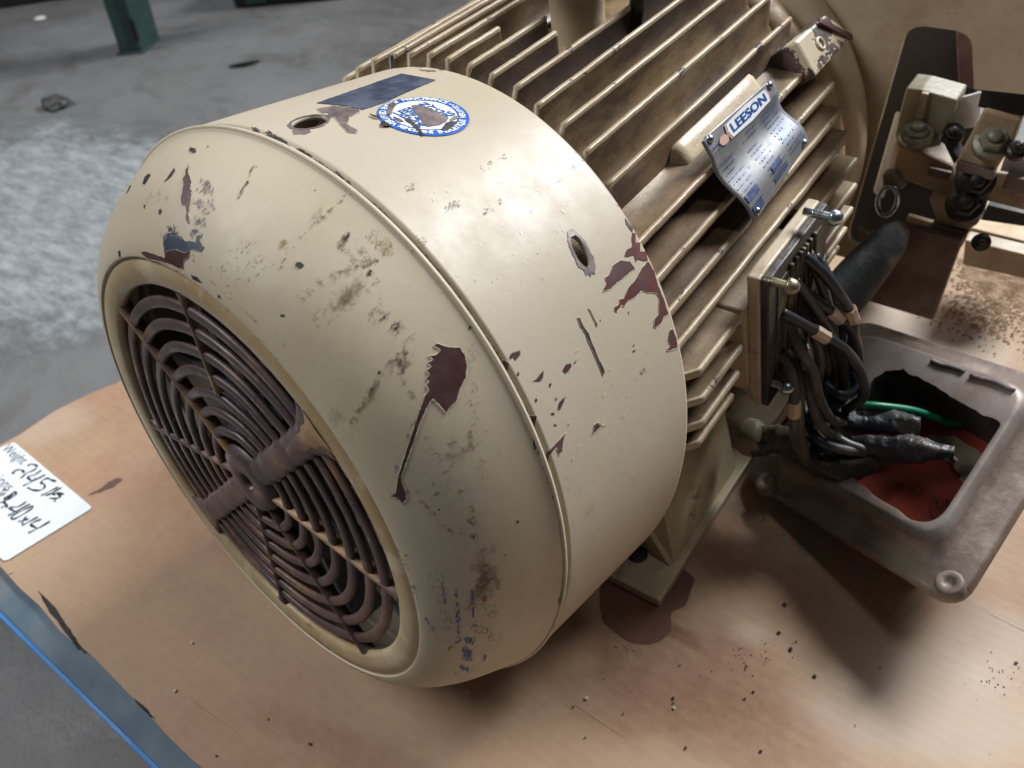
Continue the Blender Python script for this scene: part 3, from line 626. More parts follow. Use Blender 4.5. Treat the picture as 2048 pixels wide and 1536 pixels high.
ringtext('RENDEMENT ENERGETIQUE VERIFIE •', math.radians(-169), math.radians(5.65), RS * .865, .0225, True)
tr.build('sticker_ring_lettering', M['stickerwhite'], stk)
stick = _s
# torn spots on the sticker
Z5 = lambda p: z2(p, 9.31, 740, 160)
tg = MB()
decal(tg, Z5([(770,500),(850,490),(1090,550),(1250,620),(1460,740),(1430,790),(1300,860),(1230,870),(1060,900),(960,800),(880,680)]), off=.0048, step=4)
tg.build('torn_patch', M['greyscar'], stk)
tg = MB()
for poly in ([(640,740),(720,745),(850,850),(940,960),(1020,1050),(960,1050),(860,960),(760,850),(660,790)], [(1340,920),(1400,830),(1500,800),(1620,800),(1560,880),(1440,960),(1370,975)], [(0,650),(60,680),(180,715),(170,740),(70,720),(0,680)], [(200,800),(320,820),(400,870),(300,890),(200,880)]): decal(tg, Z5(poly), off=.0052, step=4, jag=.4)
tg.build('torn_edge', M['dark'], stk)
tg = MB()
for poly in ([(340,480),(430,430),(500,480),(440,560),(400,660),(310,680),(320,580)], [(1480,760),(1560,700),(1660,690),(1640,740),(1560,770),(1500,800)], [(430,700),(560,750),(640,800),(560,810),(450,760)]): decal(tg, Z5(poly), off=.0050, step=4, jag=.4)
tg.build('peeled_paper', M['greyscar'], stk)

# ------------------------------------------------------------------ grille in the cap
RA = [.612, .543, .468, .392, .318, .250, .180]
def gpt(r, a, dy): return sect(T0[0], T0[1], r, a, 0, dy)
rim = MB()
n = 200; prof = [(.7560, .003), (.751, .008), (.745, .007), (.740, .001), (.71, -.001), (.684, .001), (.672, .006), (.666, .016), (.668, .030), (.70, .036)]
vs = [gpt(r, 2 * math.pi * k / n, dy) for r, dy in prof for k in range(n)]
rim.add(vs, [(i * n + k, i * n + (k + 1) % n, (i + 1) * n + (k + 1) % n, (i + 1) * n + k) for i in range(len(prof) - 1) for k in range(n)], 0, True)
grille = rim.build('fan_grille', M['rim'], motor, label='rusty round grille with concentric rings and a yellowed rim')
SPK = [-3, 44, 93, 139, 190, 224, 263, 307]
for i, r in enumerate(RA):
    mb = MB(); nn = 160
    sec = [(-.0190, .012), (-.016, .004), (-.009, .001), (.009, .001), (.016, .004), (.0190, .012), (.014, .018), (-.014, .018)]
    vs = []
    for k in range(nn):
        a = 2 * math.pi * k / nn
        wv = .004 * mn.noise(Vector((math.cos(a) * 2, math.sin(a) * 2, i)))
        for dr, dy in sec: vs.append(gpt(r + dr * (1 - .02 * i) + wv, a, dy + .006 + wv))
    m_ = len(sec)
    mb.add(vs, [(k * m_ + j, k * m_ + (j + 1) % m_, ((k + 1) % nn) * m_ + (j + 1) % m_, ((k + 1) % nn) * m_ + j) for k in range(nn) for j in range(m_)], 0, True)
    mb.build('grille_ring', M['grille'], grille)
for s, ad in enumerate(SPK):
    mb = MB(); a = math.radians(ad); wide = ad in (44, 224)
    u = Vector((math.cos(a), 0, math.sin(a))); vv = Vector((-math.sin(a), 0, math.cos(a)))
    rows_ = []; N = 48
    for j in range(N + 1):
        r = (.34 if ad == 93 else .045) + (.672 - (.34 if ad == 93 else .045)) * j / N
        hw = (.048 if wide else .011) * (1 + .15 * mn.noise(Vector((r * 10, s, 0)))) + .003 * math.cos(r / .077 * 2 * math.pi) + (.02 * max(0, (r - .61) / .055) ** 2)
        if wide: hw += .03 * max(0, 1 - abs(r - .67) / .10)
        for t, dy in ((-1, .020), (-.75, .006), (-.3, 0), (.3, 0), (.75, .006), (1, .020), (.9, .05), (-.9, .05)): rows_.append(T0[0] + T0[1] @ (u * r + vv * (hw * t) + Vector((0, dy * (.35 if wide else .8) + (-.001 if wide else .0035), 0))))
    mb.add(rows_, [(j * 8 + k, j * 8 + (k + 1) % 8, (j + 1) * 8 + (k + 1) % 8, (j + 1) * 8 + k) for j in range(N) for k in range(8)], 0, True)
    mb.build('grille_spoke', M['grille'] if ad not in (93, 139, -3) else M['rimtan'], grille)
hub = MB()
prof = [(.030, .03), (.031, .004), (.040, -.003), (.085, -.003), (.112, .002), (.124, .02)]
n = 48; vs = [gpt(r * (1 + .05 * math.sin(3 * 2 * math.pi * k / n + 1)), 2 * math.pi * k / n, dy) for r, dy in prof for k in range(n)]
hub.add(vs, [(i * n + k, i * n + (k + 1) % n, (i + 1) * n + (k + 1) % n, (i + 1) * n + k) for i in range(len(prof) - 1) for k in range(n)], 0, True); hub.build('grille_hub', M['grille'], grille)
mb = MB(); a = math.radians(44); u = Vector((math.cos(a), 0, math.sin(a))); vv = Vector((-math.sin(a), 0, math.cos(a))); q = []
for j in range(25):
    r = .44 + .245 * j / 24; hw = .040 + .014 * mn.noise(Vector((r * 30, 1, 0))) + .035 * max(0, (r - .58) / .09) ** 2 - .02 * (1 - j / 24) ** 3
    for t, dy in ((-1, .006), (-.6, -.001), (0, -.003), (.6, -.001), (1, .006)): q.append(T0[0] + T0[1] @ (u * r + vv * (hw * t) + Vector((0, dy, 0))))
mb.add(q, [(j * 5 + k, j * 5 + k + 1, (j + 1) * 5 + k + 1, (j + 1) * 5 + k) for j in range(24) for k in range(4)], 0, True); mb.build('rusty_spoke_end', M['rimtan'], grille)
# internal
# internal fan seen between the rings
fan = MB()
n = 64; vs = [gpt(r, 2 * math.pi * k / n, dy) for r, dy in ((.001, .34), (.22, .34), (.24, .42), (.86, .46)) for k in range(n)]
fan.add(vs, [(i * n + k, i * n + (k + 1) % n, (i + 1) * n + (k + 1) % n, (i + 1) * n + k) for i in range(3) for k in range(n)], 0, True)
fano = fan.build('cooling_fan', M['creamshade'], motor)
for k in range(10):
    mb = MB(); a = 2 * math.pi * k / 10 + .2
    q = []
    for r, w_ in ((.22, .0), (.5, .1), (.80, .25)):
        for dy in (.16, .44): q += [gpt(r, a + w_, dy), gpt(r, a + w_ + .03 / r, dy)]
    mb.add(q, [(0, 2, 6, 4), (1, 3, 7, 5), (0, 1, 5, 4), (4, 6, 10, 8), (5, 7, 11, 9), (4, 5, 9, 8), (8, 9, 11, 10)], 0); mb.build('fan_blade', M['fan'], fano)

# ------------------------------------------------------------------ finned frame
CX, CZ = .05, -.09
YF, YE = .62, 2.40
body = MB(); nb = 96; rb = .83
prof = [(.25, YF), (.74, YF), (rb, .72), (rb, YE), (.86, YE + .01), (.90, YE + .08), (.88, YE + .16), (.3, YE + .2)]
vs = [Vector((CX + r * math.cos(2 * math.pi * k / nb), y, CZ + r * math.sin(2 * math.pi * k / nb))) for r, y in prof for k in range(nb)]
body.add(vs, [(i * nb + k, i * nb + (k + 1) % nb, (i + 1) * nb + (k + 1) % nb, (i + 1) * nb + k) for i in range(len(prof) - 1) for k in range(nb)], 0, True)
body.build('frame_barrel', M['body'], motor)
RF = .97
def jitter_profile(y0, y1, n): return [y0 + (y1 - y0) * i / n for i in range(n + 1)]
M['finbrown'] = paint('brown_grimed_cast_paint', srgb(142, 120, 90), srgb(104, 80, 54), .30, srgb(56, 40, 28), (.34, .60), 18, .35, 520, None, stretch=(1, .35, 1))
def fin(kind, c, y0, y1, rt=RF, notch=None, tk=.022, mat=None):
    """kind 'v': upright plate at x=c; kind 'h': flat plate at z=c on the right side"""
    mb = MB(); d = (c - CX) if kind == 'v' else (c - CZ)
    if abs(d) >= rt: return
    tip = math.sqrt(rt * rt - d * d); RB = .862 if kind == 'v' else .82; root = math.sqrt(max(.0, RB ** 2 - d * d)) - .012 if abs(d) < RB - .05 else .30
    ys = jitter_profile(y0, y1, 60); sec = []
    for y in ys:
        tp = tip + .002 * mn.noise(Vector((y * 7, c * 9, 1))) + .0012 * mn.noise(Vector((y * 40, c * 9, 5)))
        if notch and y < notch: tp -= (.075 if kind == 'h' else .13) * min(1, (notch - y) / (.10 if kind == 'h' else .03))
        row = []
        q_ = .040 / tk; tp = max(tp, root + .02)
        for h, t in ((root, q_ * 1.1), (root + .006, q_ * .82), (min(root + .040, tp - .02), .56), (tp - .014, .46), (tp - .006, .50), (tp, .36), (tp, -.36), (tp - .006, -.50), (tp - .014, -.46), (min(root + .040, tp - .02), -.56), (root + .006, -q_ * .82), (root, -q_ * 1.1)):
            t2 = t * tk
            if kind == 'v': row.append(Vector((c + t2, y, CZ + h)))
            else: row.append(Vector((CX + h, y, c + t2)))
        sec.append(row)
    n = 12; vs = [p for r in sec for p in r]; fs = []; mi = []
    for i in range(len(sec) - 1):
        for k in range(n):
            fs.append((i * n + k, i * n + (k + 1) % n, (i + 1) * n + (k + 1) % n, (i + 1) * n + k)); mi.append(1 if k in (3, 4, 5, 6, 7) else 0)
    for f_, m2 in zip(fs, mi): pass
    mb.add(vs, fs, 0, True); mb.mi = mi[:]
    mb.add([], []); mb.f.append(list(range(n))); mb.mi.append(0); mb.sm.append(False)
    mb.f.append([(len(sec) - 1) * n + k for k in range(n)]); mb.mi.append(0); mb.sm.append(False)
    return mb.build('cooling_fin', [mat or M['finbrown' if kind == 'v' else 'fin'], M['finedge']], motor)
def edge_y(x):
    c = max(-1, min(1, (x - .07) / .99)); return .932 + .22 * math.sqrt(1 - c * c) - .071 * c
for k in range(13):
    x = .69 - .0885 * k
    y1 = YE - .03
    if k in (5,): y1 = 1.487
    if k in (6,): y1 = 1.56
    if k in (7,): y1 = 1.42
    fin('v', x, .80, y1, tk=.017, notch=edge_y(x))
for x in (-.46, -.55, -.64): fin('v', x, .80, YE, tk=.017, notch=edge_y(x))
for k, z in enumerate((.510, .400, .305, .205)):
    if k == 0: fin('h', z, .80, YE - .05, tk=.026, rt=.985)
    else: fin('h', z, .80, YE - (.02 if k < 3 else 0), tk=.030)
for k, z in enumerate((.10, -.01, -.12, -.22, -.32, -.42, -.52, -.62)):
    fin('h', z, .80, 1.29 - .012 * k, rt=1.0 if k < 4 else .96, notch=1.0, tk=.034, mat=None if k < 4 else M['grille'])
    fin('h', z, 1.95, YE, rt=.985, tk=.032)
# longer fin ends behind box, chipped tips
# bosses
bo = MB()
def shell_pt(th, y, r): return Vector((CX + r * math.cos(th), y, CZ + r * math.sin(th)))
def patch(mb, th0, th1, y0, y1, r0, r1, bev=.03):
    nt, ny = 8, 12; vs = []; rr = [(th0 - .05, r0), (th0, r1 - .01)] + [(th0 + (th1 - th0) * i / nt, r1) for i in range(1, nt)] + [(th1, r1 - .01), (th1 + .05, r0)]
    yy = [(y0 - .05, 0), (y0, 1)] + [(y0 + (y1 - y0) * i / ny, 1) for i in range(1, ny)] + [(y1, 1), (y1 + .03, 0)]
    for y, s_ in yy:
        for th, r in rr: vs.append(shell_pt(th, y, r0 if s_ == 0 else r))
    m2 = len(rr); mb.add(vs, [(i * m2 + j, i * m2 + j + 1, (i + 1) * m2 + j + 1, (i + 1) * m2 + j) for i in range(len(yy) - 1) for j in range(m2 - 1)], 0, True)
patch(bo, math.radians(36), math.radians(46.0), 1.43, 2.0, .80, .935)
bo.build('nameplate_boss', M['boss'], motor)

# ------------------------------------------------------------------ nameplate: bent steel sheet across the fins
NP = [on_ for on_ in ()]
cA_, cB_, cC_, cD_ = (1388, 287), (1530, 163), (1602, 290), (1494, 452)      # near top, far top, far bottom, near bottom
def cylpt(px, py, r):
    v = ray(px, py); o = CO; a = v.x ** 2 + v.z ** 2; b = 2 * (v.x * (o.x - CX) + v.z * (o.z - CZ)); cc = (o.x - CX) ** 2 + (o.z - CZ) ** 2 - r * r
    D = b * b - 4 * a * cc
    if D < 0: return None
    return o + v * ((-b - math.sqrt(D)) / 2 / a)
p00, p01, p11, p10 = [cylpt(*q, 1.005) for q in (cA_, cB_, cC_, cD_)]
nrm = (p01 - p00).cross(p10 - p00).normalized()
if nrm.dot(Vector((1, 0, 1))) < 0: nrm = -nrm
def np_pt(u, v, off=0):            # u along the axis 0..1, v downwards 0..1
    a = p00.lerp(p01, u); b = p10.lerp(p11, u); p = a.lerp(b, v)
    wv = (.013 * math.sin((v - .20) / .80 * 2.0 * math.pi) if v > .20 else 0) * (.9 + .2 * u)
    bend = -.030 * math.sin(v * math.pi) * (.5 - u) ** 2
    return p + nrm * (-wv + bend + .026 + off)
npm = MB(); nu, nv = 24, 60
def rowsheet(mb, fn, u0, u1, v0, v1, nu, nv, off, mi=0, cut=True):
    vs = [fn(u0 + (u1 - u0) * i / nu, v0 + (v1 - v0) * j / nv, off) for j in range(nv + 1) for i in range(nu + 1)]
    fs = []
    for j in range(nv):
        for i in range(nu):
            if cut and (i in (0, nu - 1)) and (j in (0, nv - 1)): 
                continue
            fs.append((j * (nu + 1) + i, j * (nu + 1) + i + 1, (j + 1) * (nu + 1) + i + 1, (j + 1) * (nu + 1) + i))
    mb.add(vs, fs, mi, True)
rowsheet(npm, np_pt, 0, 1, 0, 1, nu, nv, 0)
npo = npm.build('nameplate', M['plate'], motor, label='bent and dented steel nameplate with blue print')
md = npo.modifiers.new('thickness', 'SOLIDIFY'); md.thickness = .004 * K; md.offset = 0
def logo_poly(k, off):
    q = []
    for x, y in ((-.27, -.075), (0, -.095), (.27, -.075), (.285, 0), (.27, .075), (0, .095), (-.27, .075), (-.285, 0)): q.append(np_pt(.56 + x * k, .125 + y * k, off + .003))
    return q
mb = MB(); mb.add(logo_poly(1.1, .0025), [list(range(8))]); mb.build('logo_border', M['copper'], npo)
mb = MB(); mb.add(logo_poly(1.03, .0035), [list(range(8))]); mb.build('logo_panel', M['stickerwhite'], npo)
mb = MB(); text_on(mb, 'LEESON', .17, lambda u, v: np_pt(.56 + u * .86, .125 - v * .82, .0045 + .003), .004); mb.build('logo_lettering', M['plateblue'], npo)
mb = MB()
mb.add([np_pt(.19 + .055 * math.cos(t * math.pi / 9), .155 + .05 * math.sin(t * math.pi / 9), .003 + .003) for t in range(18)], [list(range(18))]); mb.build('pink_dot', M['copper'], npo)
mb = MB()
def lines(u0, u1, v, h, fill=.75):
    u = u0
    while u < u1:
        w_ = random.uniform(.006, .014)
        if random.random() < fill: mb.add([np_pt(u, v, .003 + .003), np_pt(u + w_, v, .003 + .003), np_pt(u + w_, v + h, .003 + .003), np_pt(u, v + h, .003 + .003)], [(0, 1, 2, 3)])
        u += w_ + .008
for v in (.115, .155): lines(.05, .13, v + .02, .022)
for v in [.27 + .058 * i for i in range(11)]:
    for a in (.05, .38, .70):
        if random.random() < .85: lines(a, a + random.uniform(.12, .26), v, .020, .8)
for i in range(1, 11): mb.add([np_pt(.04, .255 + .058 * i, .002 + .003), np_pt(.96, .255 + .058 * i, .002 + .003), np_pt(.96, .2575 + .058 * i, .002 + .003), np_pt(.04, .2575 + .058 * i, .002 + .003)], [(0, 1, 2, 3)])
mb.build('nameplate_print', M['platefaint'], npo)
mb = MB()
for a, b, v0, v1 in ((.04, .2, .72, .80), (.42, .56, .74, .83), (.4, .62, .88, .93), (.04, .18, .86, .96), (.72, .9, .62, .66)): rowsheet(mb, np_pt, a, b, v0, v1, 4, 3, .0055, cut=False)
mb.build('nameplate_block_print', M['platefaint'], npo)
for u, v in ((.08, .05), (.93, .05), (.93, .94), (.08, .94)):
    mb = MB(); p = np_pt(u, v, 0); mb.lathe([(.014, 0), (.014, .006), (.008, .012), (0.001, .013)], frame(p, nrm), 12, cap=False); mb.build('rivet', M['zinc'], npo)

# ------------------------------------------------------------------ lug near the far end, lifting boss, foot
lug = MB()
lp = [cylpt(px, py, r) for px, py, r in ((1577, 90, 1.0), (1637, 36, 1.0), (1672, 66, 1.0), (1694, 76, 1.0), (1672, 102, 1.0), (1617, 162, 1.0))]
ln = Vector((math.cos(math.radians(38)), 0, math.sin(math.radians(38))))
lug.prism([p + ln * .03 for p in (lp[0], lp[1], lp[3], lp[4], lp[5])], -ln * .30, 0, .012); lgo = lug.build('clamp_lug', paint('chipped_lug_paint', srgb(200, 188, 164), CREAM2, .4, chips=srgb(96, 74, 72), chipt=(.50, .52), chipscale=16), motor)
mb = MB(); q = [lp[1].lerp(lp[2], .45), lp[3].lerp(lp[2], .35), lp[3].lerp(lp[4], .5), ]
mid = (lp[0] + lp[4]) / 2 + ln * .032
mb.lathe([(.026, -.002), (.026, .004), (.018, .006), (.017, -.002)], frame(mid, ln), 20, cap=False); mb.build('lug_hole', M['palemark'], lgo)
mb = MB(); mb.box((-.012, -.10, 0), (.012, .10, .012), 0, frame(lp[1].lerp(lp[4], .5) + ln * .03, ln) @ Matrix.Rotation(math.radians(48), 4, 'Z'), .003); mb.build('lug_ridge', M['maroon'], lgo)
LBV = None
st = MB(); sc_ = Vector((.155, 1.76, 0))
st.lathe([(.115, .50), (.100, .60), (.095, .80), (.100, .985), (.118, .99), (.122, 1.0), (.118, 1.02), (.06, 1.03)], Matrix.Translation(sc_), 40); st.build('lifting_boss', M['boss'], motor)
mb = MB(); mb.tube([sc_ + Vector((.17, .06, .62)), sc_ + Vector((.19, .07, .80)), sc_ + Vector((.23, .08, 1.0))], [.03, .028, .03], 10); mb.build('lifting_hook', M['boltdark'], motor)

ft = MB()
hf = -1.13
ft.box((.60, .868, hf), (.962, 2.45, hf + .055), 0, None, .008)
fto = ft.build('mounting_foot', M['base'], motor)
mb = MB(); mb.prism([(.60, 1.10, hf + .05), (.93, 1.02, hf + .055), (.93, 1.06, hf + .056), (.80, 1.14, -.62), (.45, 1.14, -.55)], (0, .06, 0), 0, .008); mb.build('foot_web', M['base'], fto)
mb = MB(); mb.prism([(.90, 1.10, hf + .05), (.93, 1.10, hf + .05), (.80, 1.12, -.55), (.74, 1.12, -.50)], (0, .55, 0), 0, .006); mb.build('foot_side_wall', M['base'], fto)
fh = on(1275, 1108, 2, hf + .057)
mb = MB(); mb.lathe([(.001, .0025), (.040, .0025), (.044, .001)], Matrix.Translation((fh.x, fh.y, hf + .055)), 28, cap=False); mb.build('bolt_hole', M['creamshade'], fto)
mb = MB(); mb.box((-.86, .868, hf), (-.5, 2.45, hf + .055), 0, None, .008); mb.build('mounting_foot', M['base'], motor)

# ------------------------------------------------------------------ terminal box flange with gasket and screws
XB = 1.06
bx = MB()
P_ = lambda px, py, x: on(px, py, 0, x)
# outline of the flange in its own plane (measured), slightly leaning like the photograph's
fl = [P_(1521, 548, XB), P_(1532, 525, XB), P_(1636, 388, XB), P_(1652, 385, XB)]
y_n, z_t = fl[0].y, fl[0].z
f0 = P_(1519, 560, XB); f1 = P_(1521, 812, XB); f2 = P_(1560, 522, XB)
ytop0, ztop = P_(1540, 530, XB).y, P_(1540, 530, XB).z
yfar = P_(1642, 388, XB).y
zbot = f1.z; ybot = f1.y
out = [Vector((XB, f0.y, f0.z)), Vector((XB, ytop0 + .0, ztop)), Vector((XB, yfar, ztop)), Vector((XB, yfar + .05, ztop - .06)), Vector((XB, yfar + .12, zbot)), Vector((XB, ybot, zbot))]
bx.prism(out, (-.045, 0, 0), 0, .008)
bxo = bx.build('terminal_box_flange', M['boxflange'], motor)
cen = sum(out, Vector()) / 6
nk = MB(); nk.prism([Vector((p.x - .044, cen.y + (p.y - cen.y) * .99, cen.z - .08 + (p.z - cen.z) * .72)) for p in out], (-.30, 0, 0), 0, .01); nk.build('terminal_box_neck', M['boxflange'], bxo)
gk = MB(); gk.prism([cen + (p - cen) * .985 + Vector((.001, 0, 0)) for p in out], (.028, 0, 0), 0, .006); gk.build('gasket', M['gasket'], bxo)
gk = MB(); gk.prism([cen + (p - cen) * .74 + Vector((.0285, 0, 0)) for p in out], (.006, 0, 0), 0, .002)
for i in range(7):
    t = .15 + .1 * i; a_ = out[1].lerp(out[2], t); b_ = out[5].lerp(out[4], t)
    gk.tube([cen + (a_.lerp(b_, s_) - cen) * .8 + Vector((.036, .01 * math.sin(s_ * 9 + i), 0)) for s_ in [k / 12 for k in range(13)]], .010, 6)
gk.build('terminal_recess', M['boxinside'], bxo)
def screw(px, py, x0, r, mat, length=.07, pitch=True):
    p = P_(px, py, x0 + length * .6); p.x = x0; mb = MB(); Mx = frame(p, (1, 0, 0)); prof = []
    h = 0
    while h < length: prof += [(r * .50, h), (r * .62, h + .004)]; h += .008
    mb.lathe([(r * .5, -.03)] + prof + [(r * .5, length)], Mx, 14); s_ = mb.build('screw', mat, bxo)
    mb = MB(); mb.lathe([(r * 1.05, length), (r * 1.1, length + .008), (r * .95, length + .024), (r * .6, length + .036), (.001, length + .040)], Mx, 18); mb.build('screw_head', mat, s_)
screw(1647, 431, XB + .03, .026, M['zinc'], .06); screw(1562, 568, XB + .03, .026, M['brass'], .05); screw(1558, 770, XB + .03, .026, M['zinc'], .045)

# ------------------------------------------------------------------ leads, sleeves, tape
def path3(pts, k=8):
    """points seen in the photograph with a side plane (>0), a height (<0) or None: a depth eased between its neighbours"""
    T = []
    for x, y, d in pts:
        v = ray(x, y); T.append(None if d is None else ((d - CO.x) / v.x if d > 0 else (d - CO.z) / v.z))
    for i, t in enumerate(T):
        if t is None:
            a = max(j for j in range(i) if T[j] is not None and pts[j][2] is not None); b = min(j for j in range(i, len(pts)) if pts[j][2] is not None)
            f = (i - a) / (b - a); T[i] = T[a] + (T[b] - T[a]) * f - .10 * math.sin(f * math.pi) / F * (1 if b - a > 2 else 0)
    return spline([CO + ray(x, y) * t for (x, y, d), t in zip(pts, T)], k)
N_ = None
wires = [
 ([(1562,625,1.09),(1600,645,N_),(1640,668,N_),(1690,700,N_),(1722,745,N_),(1728,790,N_),(1700,815,N_),(1670,828,-.70)], 'wire', (1640, 672)),
 ([(1592,572,1.09),(1630,600,N_),(1670,630,N_),(1705,665,N_),(1716,720,N_),(1700,775,N_),(1672,815,-.68)], 'wire', (1668, 632)),
 ([(1588,560,1.09),(1612,590,N_),(1645,640,N_),(1676,700,N_),(1690,760,N_),(1680,810,-.66)], 'wire', None),
 ([(1606,510,1.09),(1645,545,N_),(1680,590,N_),(1704,635,N_),(1708,690,N_),(1712,740,N_),(1700,790,-.62)], 'wire', (1700, 628)),
 ([(1628,510,1.09),(1655,560,N_),(1676,605,N_),(1692,650,N_),(1702,710,N_),(1705,770,-.60)], 'wire', (1686, 634)),
 ([(1615,505,1.09),(1636,548,N_),(1655,610,N_),(1668,680,N_),(1672,740,N_),(1672,800,-.64)], 'wiredusty', None),
 ([(1628,585,1.09),(1645,605,N_),(1662,650,N_),(1660,720,N_),(1650,770,N_),(1658,815,-.68)], 'wire', (1650, 642)),
 ([(1612,628,1.09),(1635,650,N_),(1652,690,N_),(1655,740,N_),(1648,785,N_),(1655,825,-.70)], 'wiredusty', None),
 ([(1590,655,1.09),(1602,690,N_),(1612,725,N_),(1617,780,N_),(1632,830,N_),(1652,862,N_),(1700,890,-.72)], 'wiredusty', (1610, 722)),
 ([(1560,705,1.09),(1578,735,N_),(1588,780,N_),(1588,830,N_),(1592,880,N_),(1610,920,-.76)], 'wiredusty', (1588, 816)),
 ([(1572,700,1.09),(1592,730,N_),(1600,775,N_),(1598,830,N_),(1603,885,N_),(1615,925,-.76)], 'wiredusty', None),
 ([(1598,740,1.08),(1608,810,N_),(1618,850,N_),(1640,882,N_),(1680,898,N_),(1730,905,-.71)], 'wire', None),
 ([(1620,740,1.08),(1628,790,N_),(1638,830,N_),(1656,860,N_),(1690,885,N_),(1730,900,-.69)], 'wire', None),
 ([(1640,750,1.10),(1648,800,N_),(1662,840,N_),(1700,850,-.67)], 'wire', None),
 ([(1600,600,1.09),(1625,660,N_),(1640,720,N_),(1634,780,N_),(1645,830,-.68)], 'wiredusty', None),
 ([(1575,640,1.09),(1600,700,N_),(1625,740,N_),(1640,800,N_),(1665,840,N_),(1700,846,-.70)], 'wiredusty', None),
 ([(1640,520,1.09),(1668,580,N_),(1686,640,N_),(1680,720,N_),(1690,790,-.60)], 'wiredusty', None),
 ([(1610,690,1.08),(1628,740,N_),(1680,790,N_),(1716,770,N_),(1690,720,-.40)], 'wire', None),
]
def px_of(p):
    q = RM @ Vector(p) + CT; return Vector((q.x / q.z * F + 1024, q.y / q.z * F + 768))
for pts, mt, sl in wires:
    pth = path3(pts); r = .0195
    mb = MB(); mb.tube(pth, r, 12); wo = mb.build('lead_wire', M[mt], bxo)
    if sl:
        i = min(range(1, len(pth) - 1), key=lambda j: (px_of(pth[j]) - Vector(sl)).length); a, b = pth[i - 1], pth[i + 1]; c = pth[i]; d = (b - a).normalized()
        mb = MB(); Mx = frame(c, d); mb.lathe([(r * .9, -.034), (r * 1.30, -.034), (r * 1.34, -.01), (r * 1.28, .012), (r * 1.32, .034), (r * .9, .034)], Mx, 8, cap=False, smooth=False); mb.build('wire_marker', M['sleeve'], wo)
def bundle(pts, rad, mt, flat=1.0, wob=.45, name='taped_bundle'):
    pth = path3(pts); n_ = len(pth); rr = []
    for i in range(n_):
        t = i / (n_ - 1) * (len(rad) - 1); k = min(int(t), len(rad) - 2); v = rad[k] + (rad[k + 1] - rad[k]) * (t - k)
        rr.append(v * (1 + (.08 if i % 5 == 0 else 0) + .10 * mn.noise(Vector((i * .7, v * 50, 0)))))
    mb = MB(); mb.tube(pth, rr, 18, wob=wob, flat=flat); return mb.build(name, M[mt], motor)
M['tapeold'] = plain('dirty_taped_bundle', srgb(52, 50, 46), .45, 0, .3, 30, .7, srgb(104, 96, 74), .5, .72, .002)
bundle([(1655,812,-.62),(1690,838,-.66),(1730,848,-.68),(1780,848,-.66),(1840,852,-.64)], [.030, .042, .044, .04, .044, .05, .036], 'tape')
bundle([(1700,888,-.70),(1750,893,-.68),(1800,895,-.66),(1840,898,-.64),(1880,902,-.63),(1908,905,-.62)], [.026, .036, .042, .048, .050, .036, .026, .022], 'tape')
bundle([(1600,880,-.70),(1630,920,-.76),(1680,938,-.78),(1740,925,-.76),(1790,912,-.74)], [.035, .046, .05, .046, .03], 'tapeold')
bundle([(1500,885,-.80),(1545,880,-.78),(1590,885,-.76),(1640,900,-.76),(1680,915,-.76)], [.055, .06, .055, .05, .05], 'tapeold', name='conduit')
mb = MB(); a = on(1478, 872, 2, -.80); b = on(1525, 880, 2, -.79); mb.tube([a, a.lerp(b, .3), a.lerp(b, .7), b], [.06, .075, .075, .06], 20, wob=.2); mb.build('conduit_nut', M['lidcream'], motor)
mb = MB()
for i in range(5):
    c = on(1850 + i * 9, 880 + i * 5, 2, -.62); mb.tube([c, c + Vector((.05, .02 * (i % 3 - 1), -.01 * i))], .012, 6, wob=.5)
mb.build('lead_end', M['greyscar'], motor)
mb = MB(); mb.tube(path3([(1700,808,-.62),(1760,812,-.62),(1830,822,-.66),(1900,845,-.74),(1945,850,-.78),(1978,838,-.80)]), .0155, 10); mb.build('ground_wire', M['green'], motor)

# ------------------------------------------------------------------ machine behind (bracket plate with a window)
mc = thing('machine_frame', (1.6, 3.1, -1.13), 'cream machine frame with a rounded window, clamp blocks and bolts behind the motor', 'machine')
YP = 2.80
def PY(px, py, y=YP): return on(px, py, 1, y)
def rounded(pts, r, n=6):
    out = []; N = len(pts)
    for i in range(N):
        p = Vector(pts[i]); a = (Vector(pts[i - 1]) - p); b = (Vector(pts[(i + 1) % N]) - p); la, lb = min(r, a.length / 2), min(r, b.length / 2)
        A = p + a.normalized() * la; B = p + b.normalized() * lb
        for k in range(n + 1): t = k / n; out.append(A * (1 - t) ** 2 + p * 2 * t * (1 - t) + B * t * t)
    return out
def V3(p): return Vector((p.x, YP, p.z))
zl = PY(1745, 500).z - .08
wcor = [V3(PY(1817, 50)), V3(PY(1950, 76)), V3(PY(1940, 172))]
inner = [Vector((1.60, YP, PY(2110, 195).z)), V3(PY(1948, 178))] + rounded([V3(PY(1940, 170)), V3(PY(1948, 66)), V3(PY(1815, 48)), V3(PY(1690, 486)), V3(PY(1760, 500))], .075, 6)[7:-7]
inner += [V3(PY(1752, 496)), Vector((PY(1752, 496).x, YP, zl))]
outer = [Vector((-1.2, YP, zl)), Vector((-1.2, YP, .86)), Vector((1.62, YP, .86)), Vector((1.62, YP, inner[0].z))]
mb = MB(); mb.prism(outer + inner, (0, .035, 0)); mb.build('window_plate', M['mach'], mc)
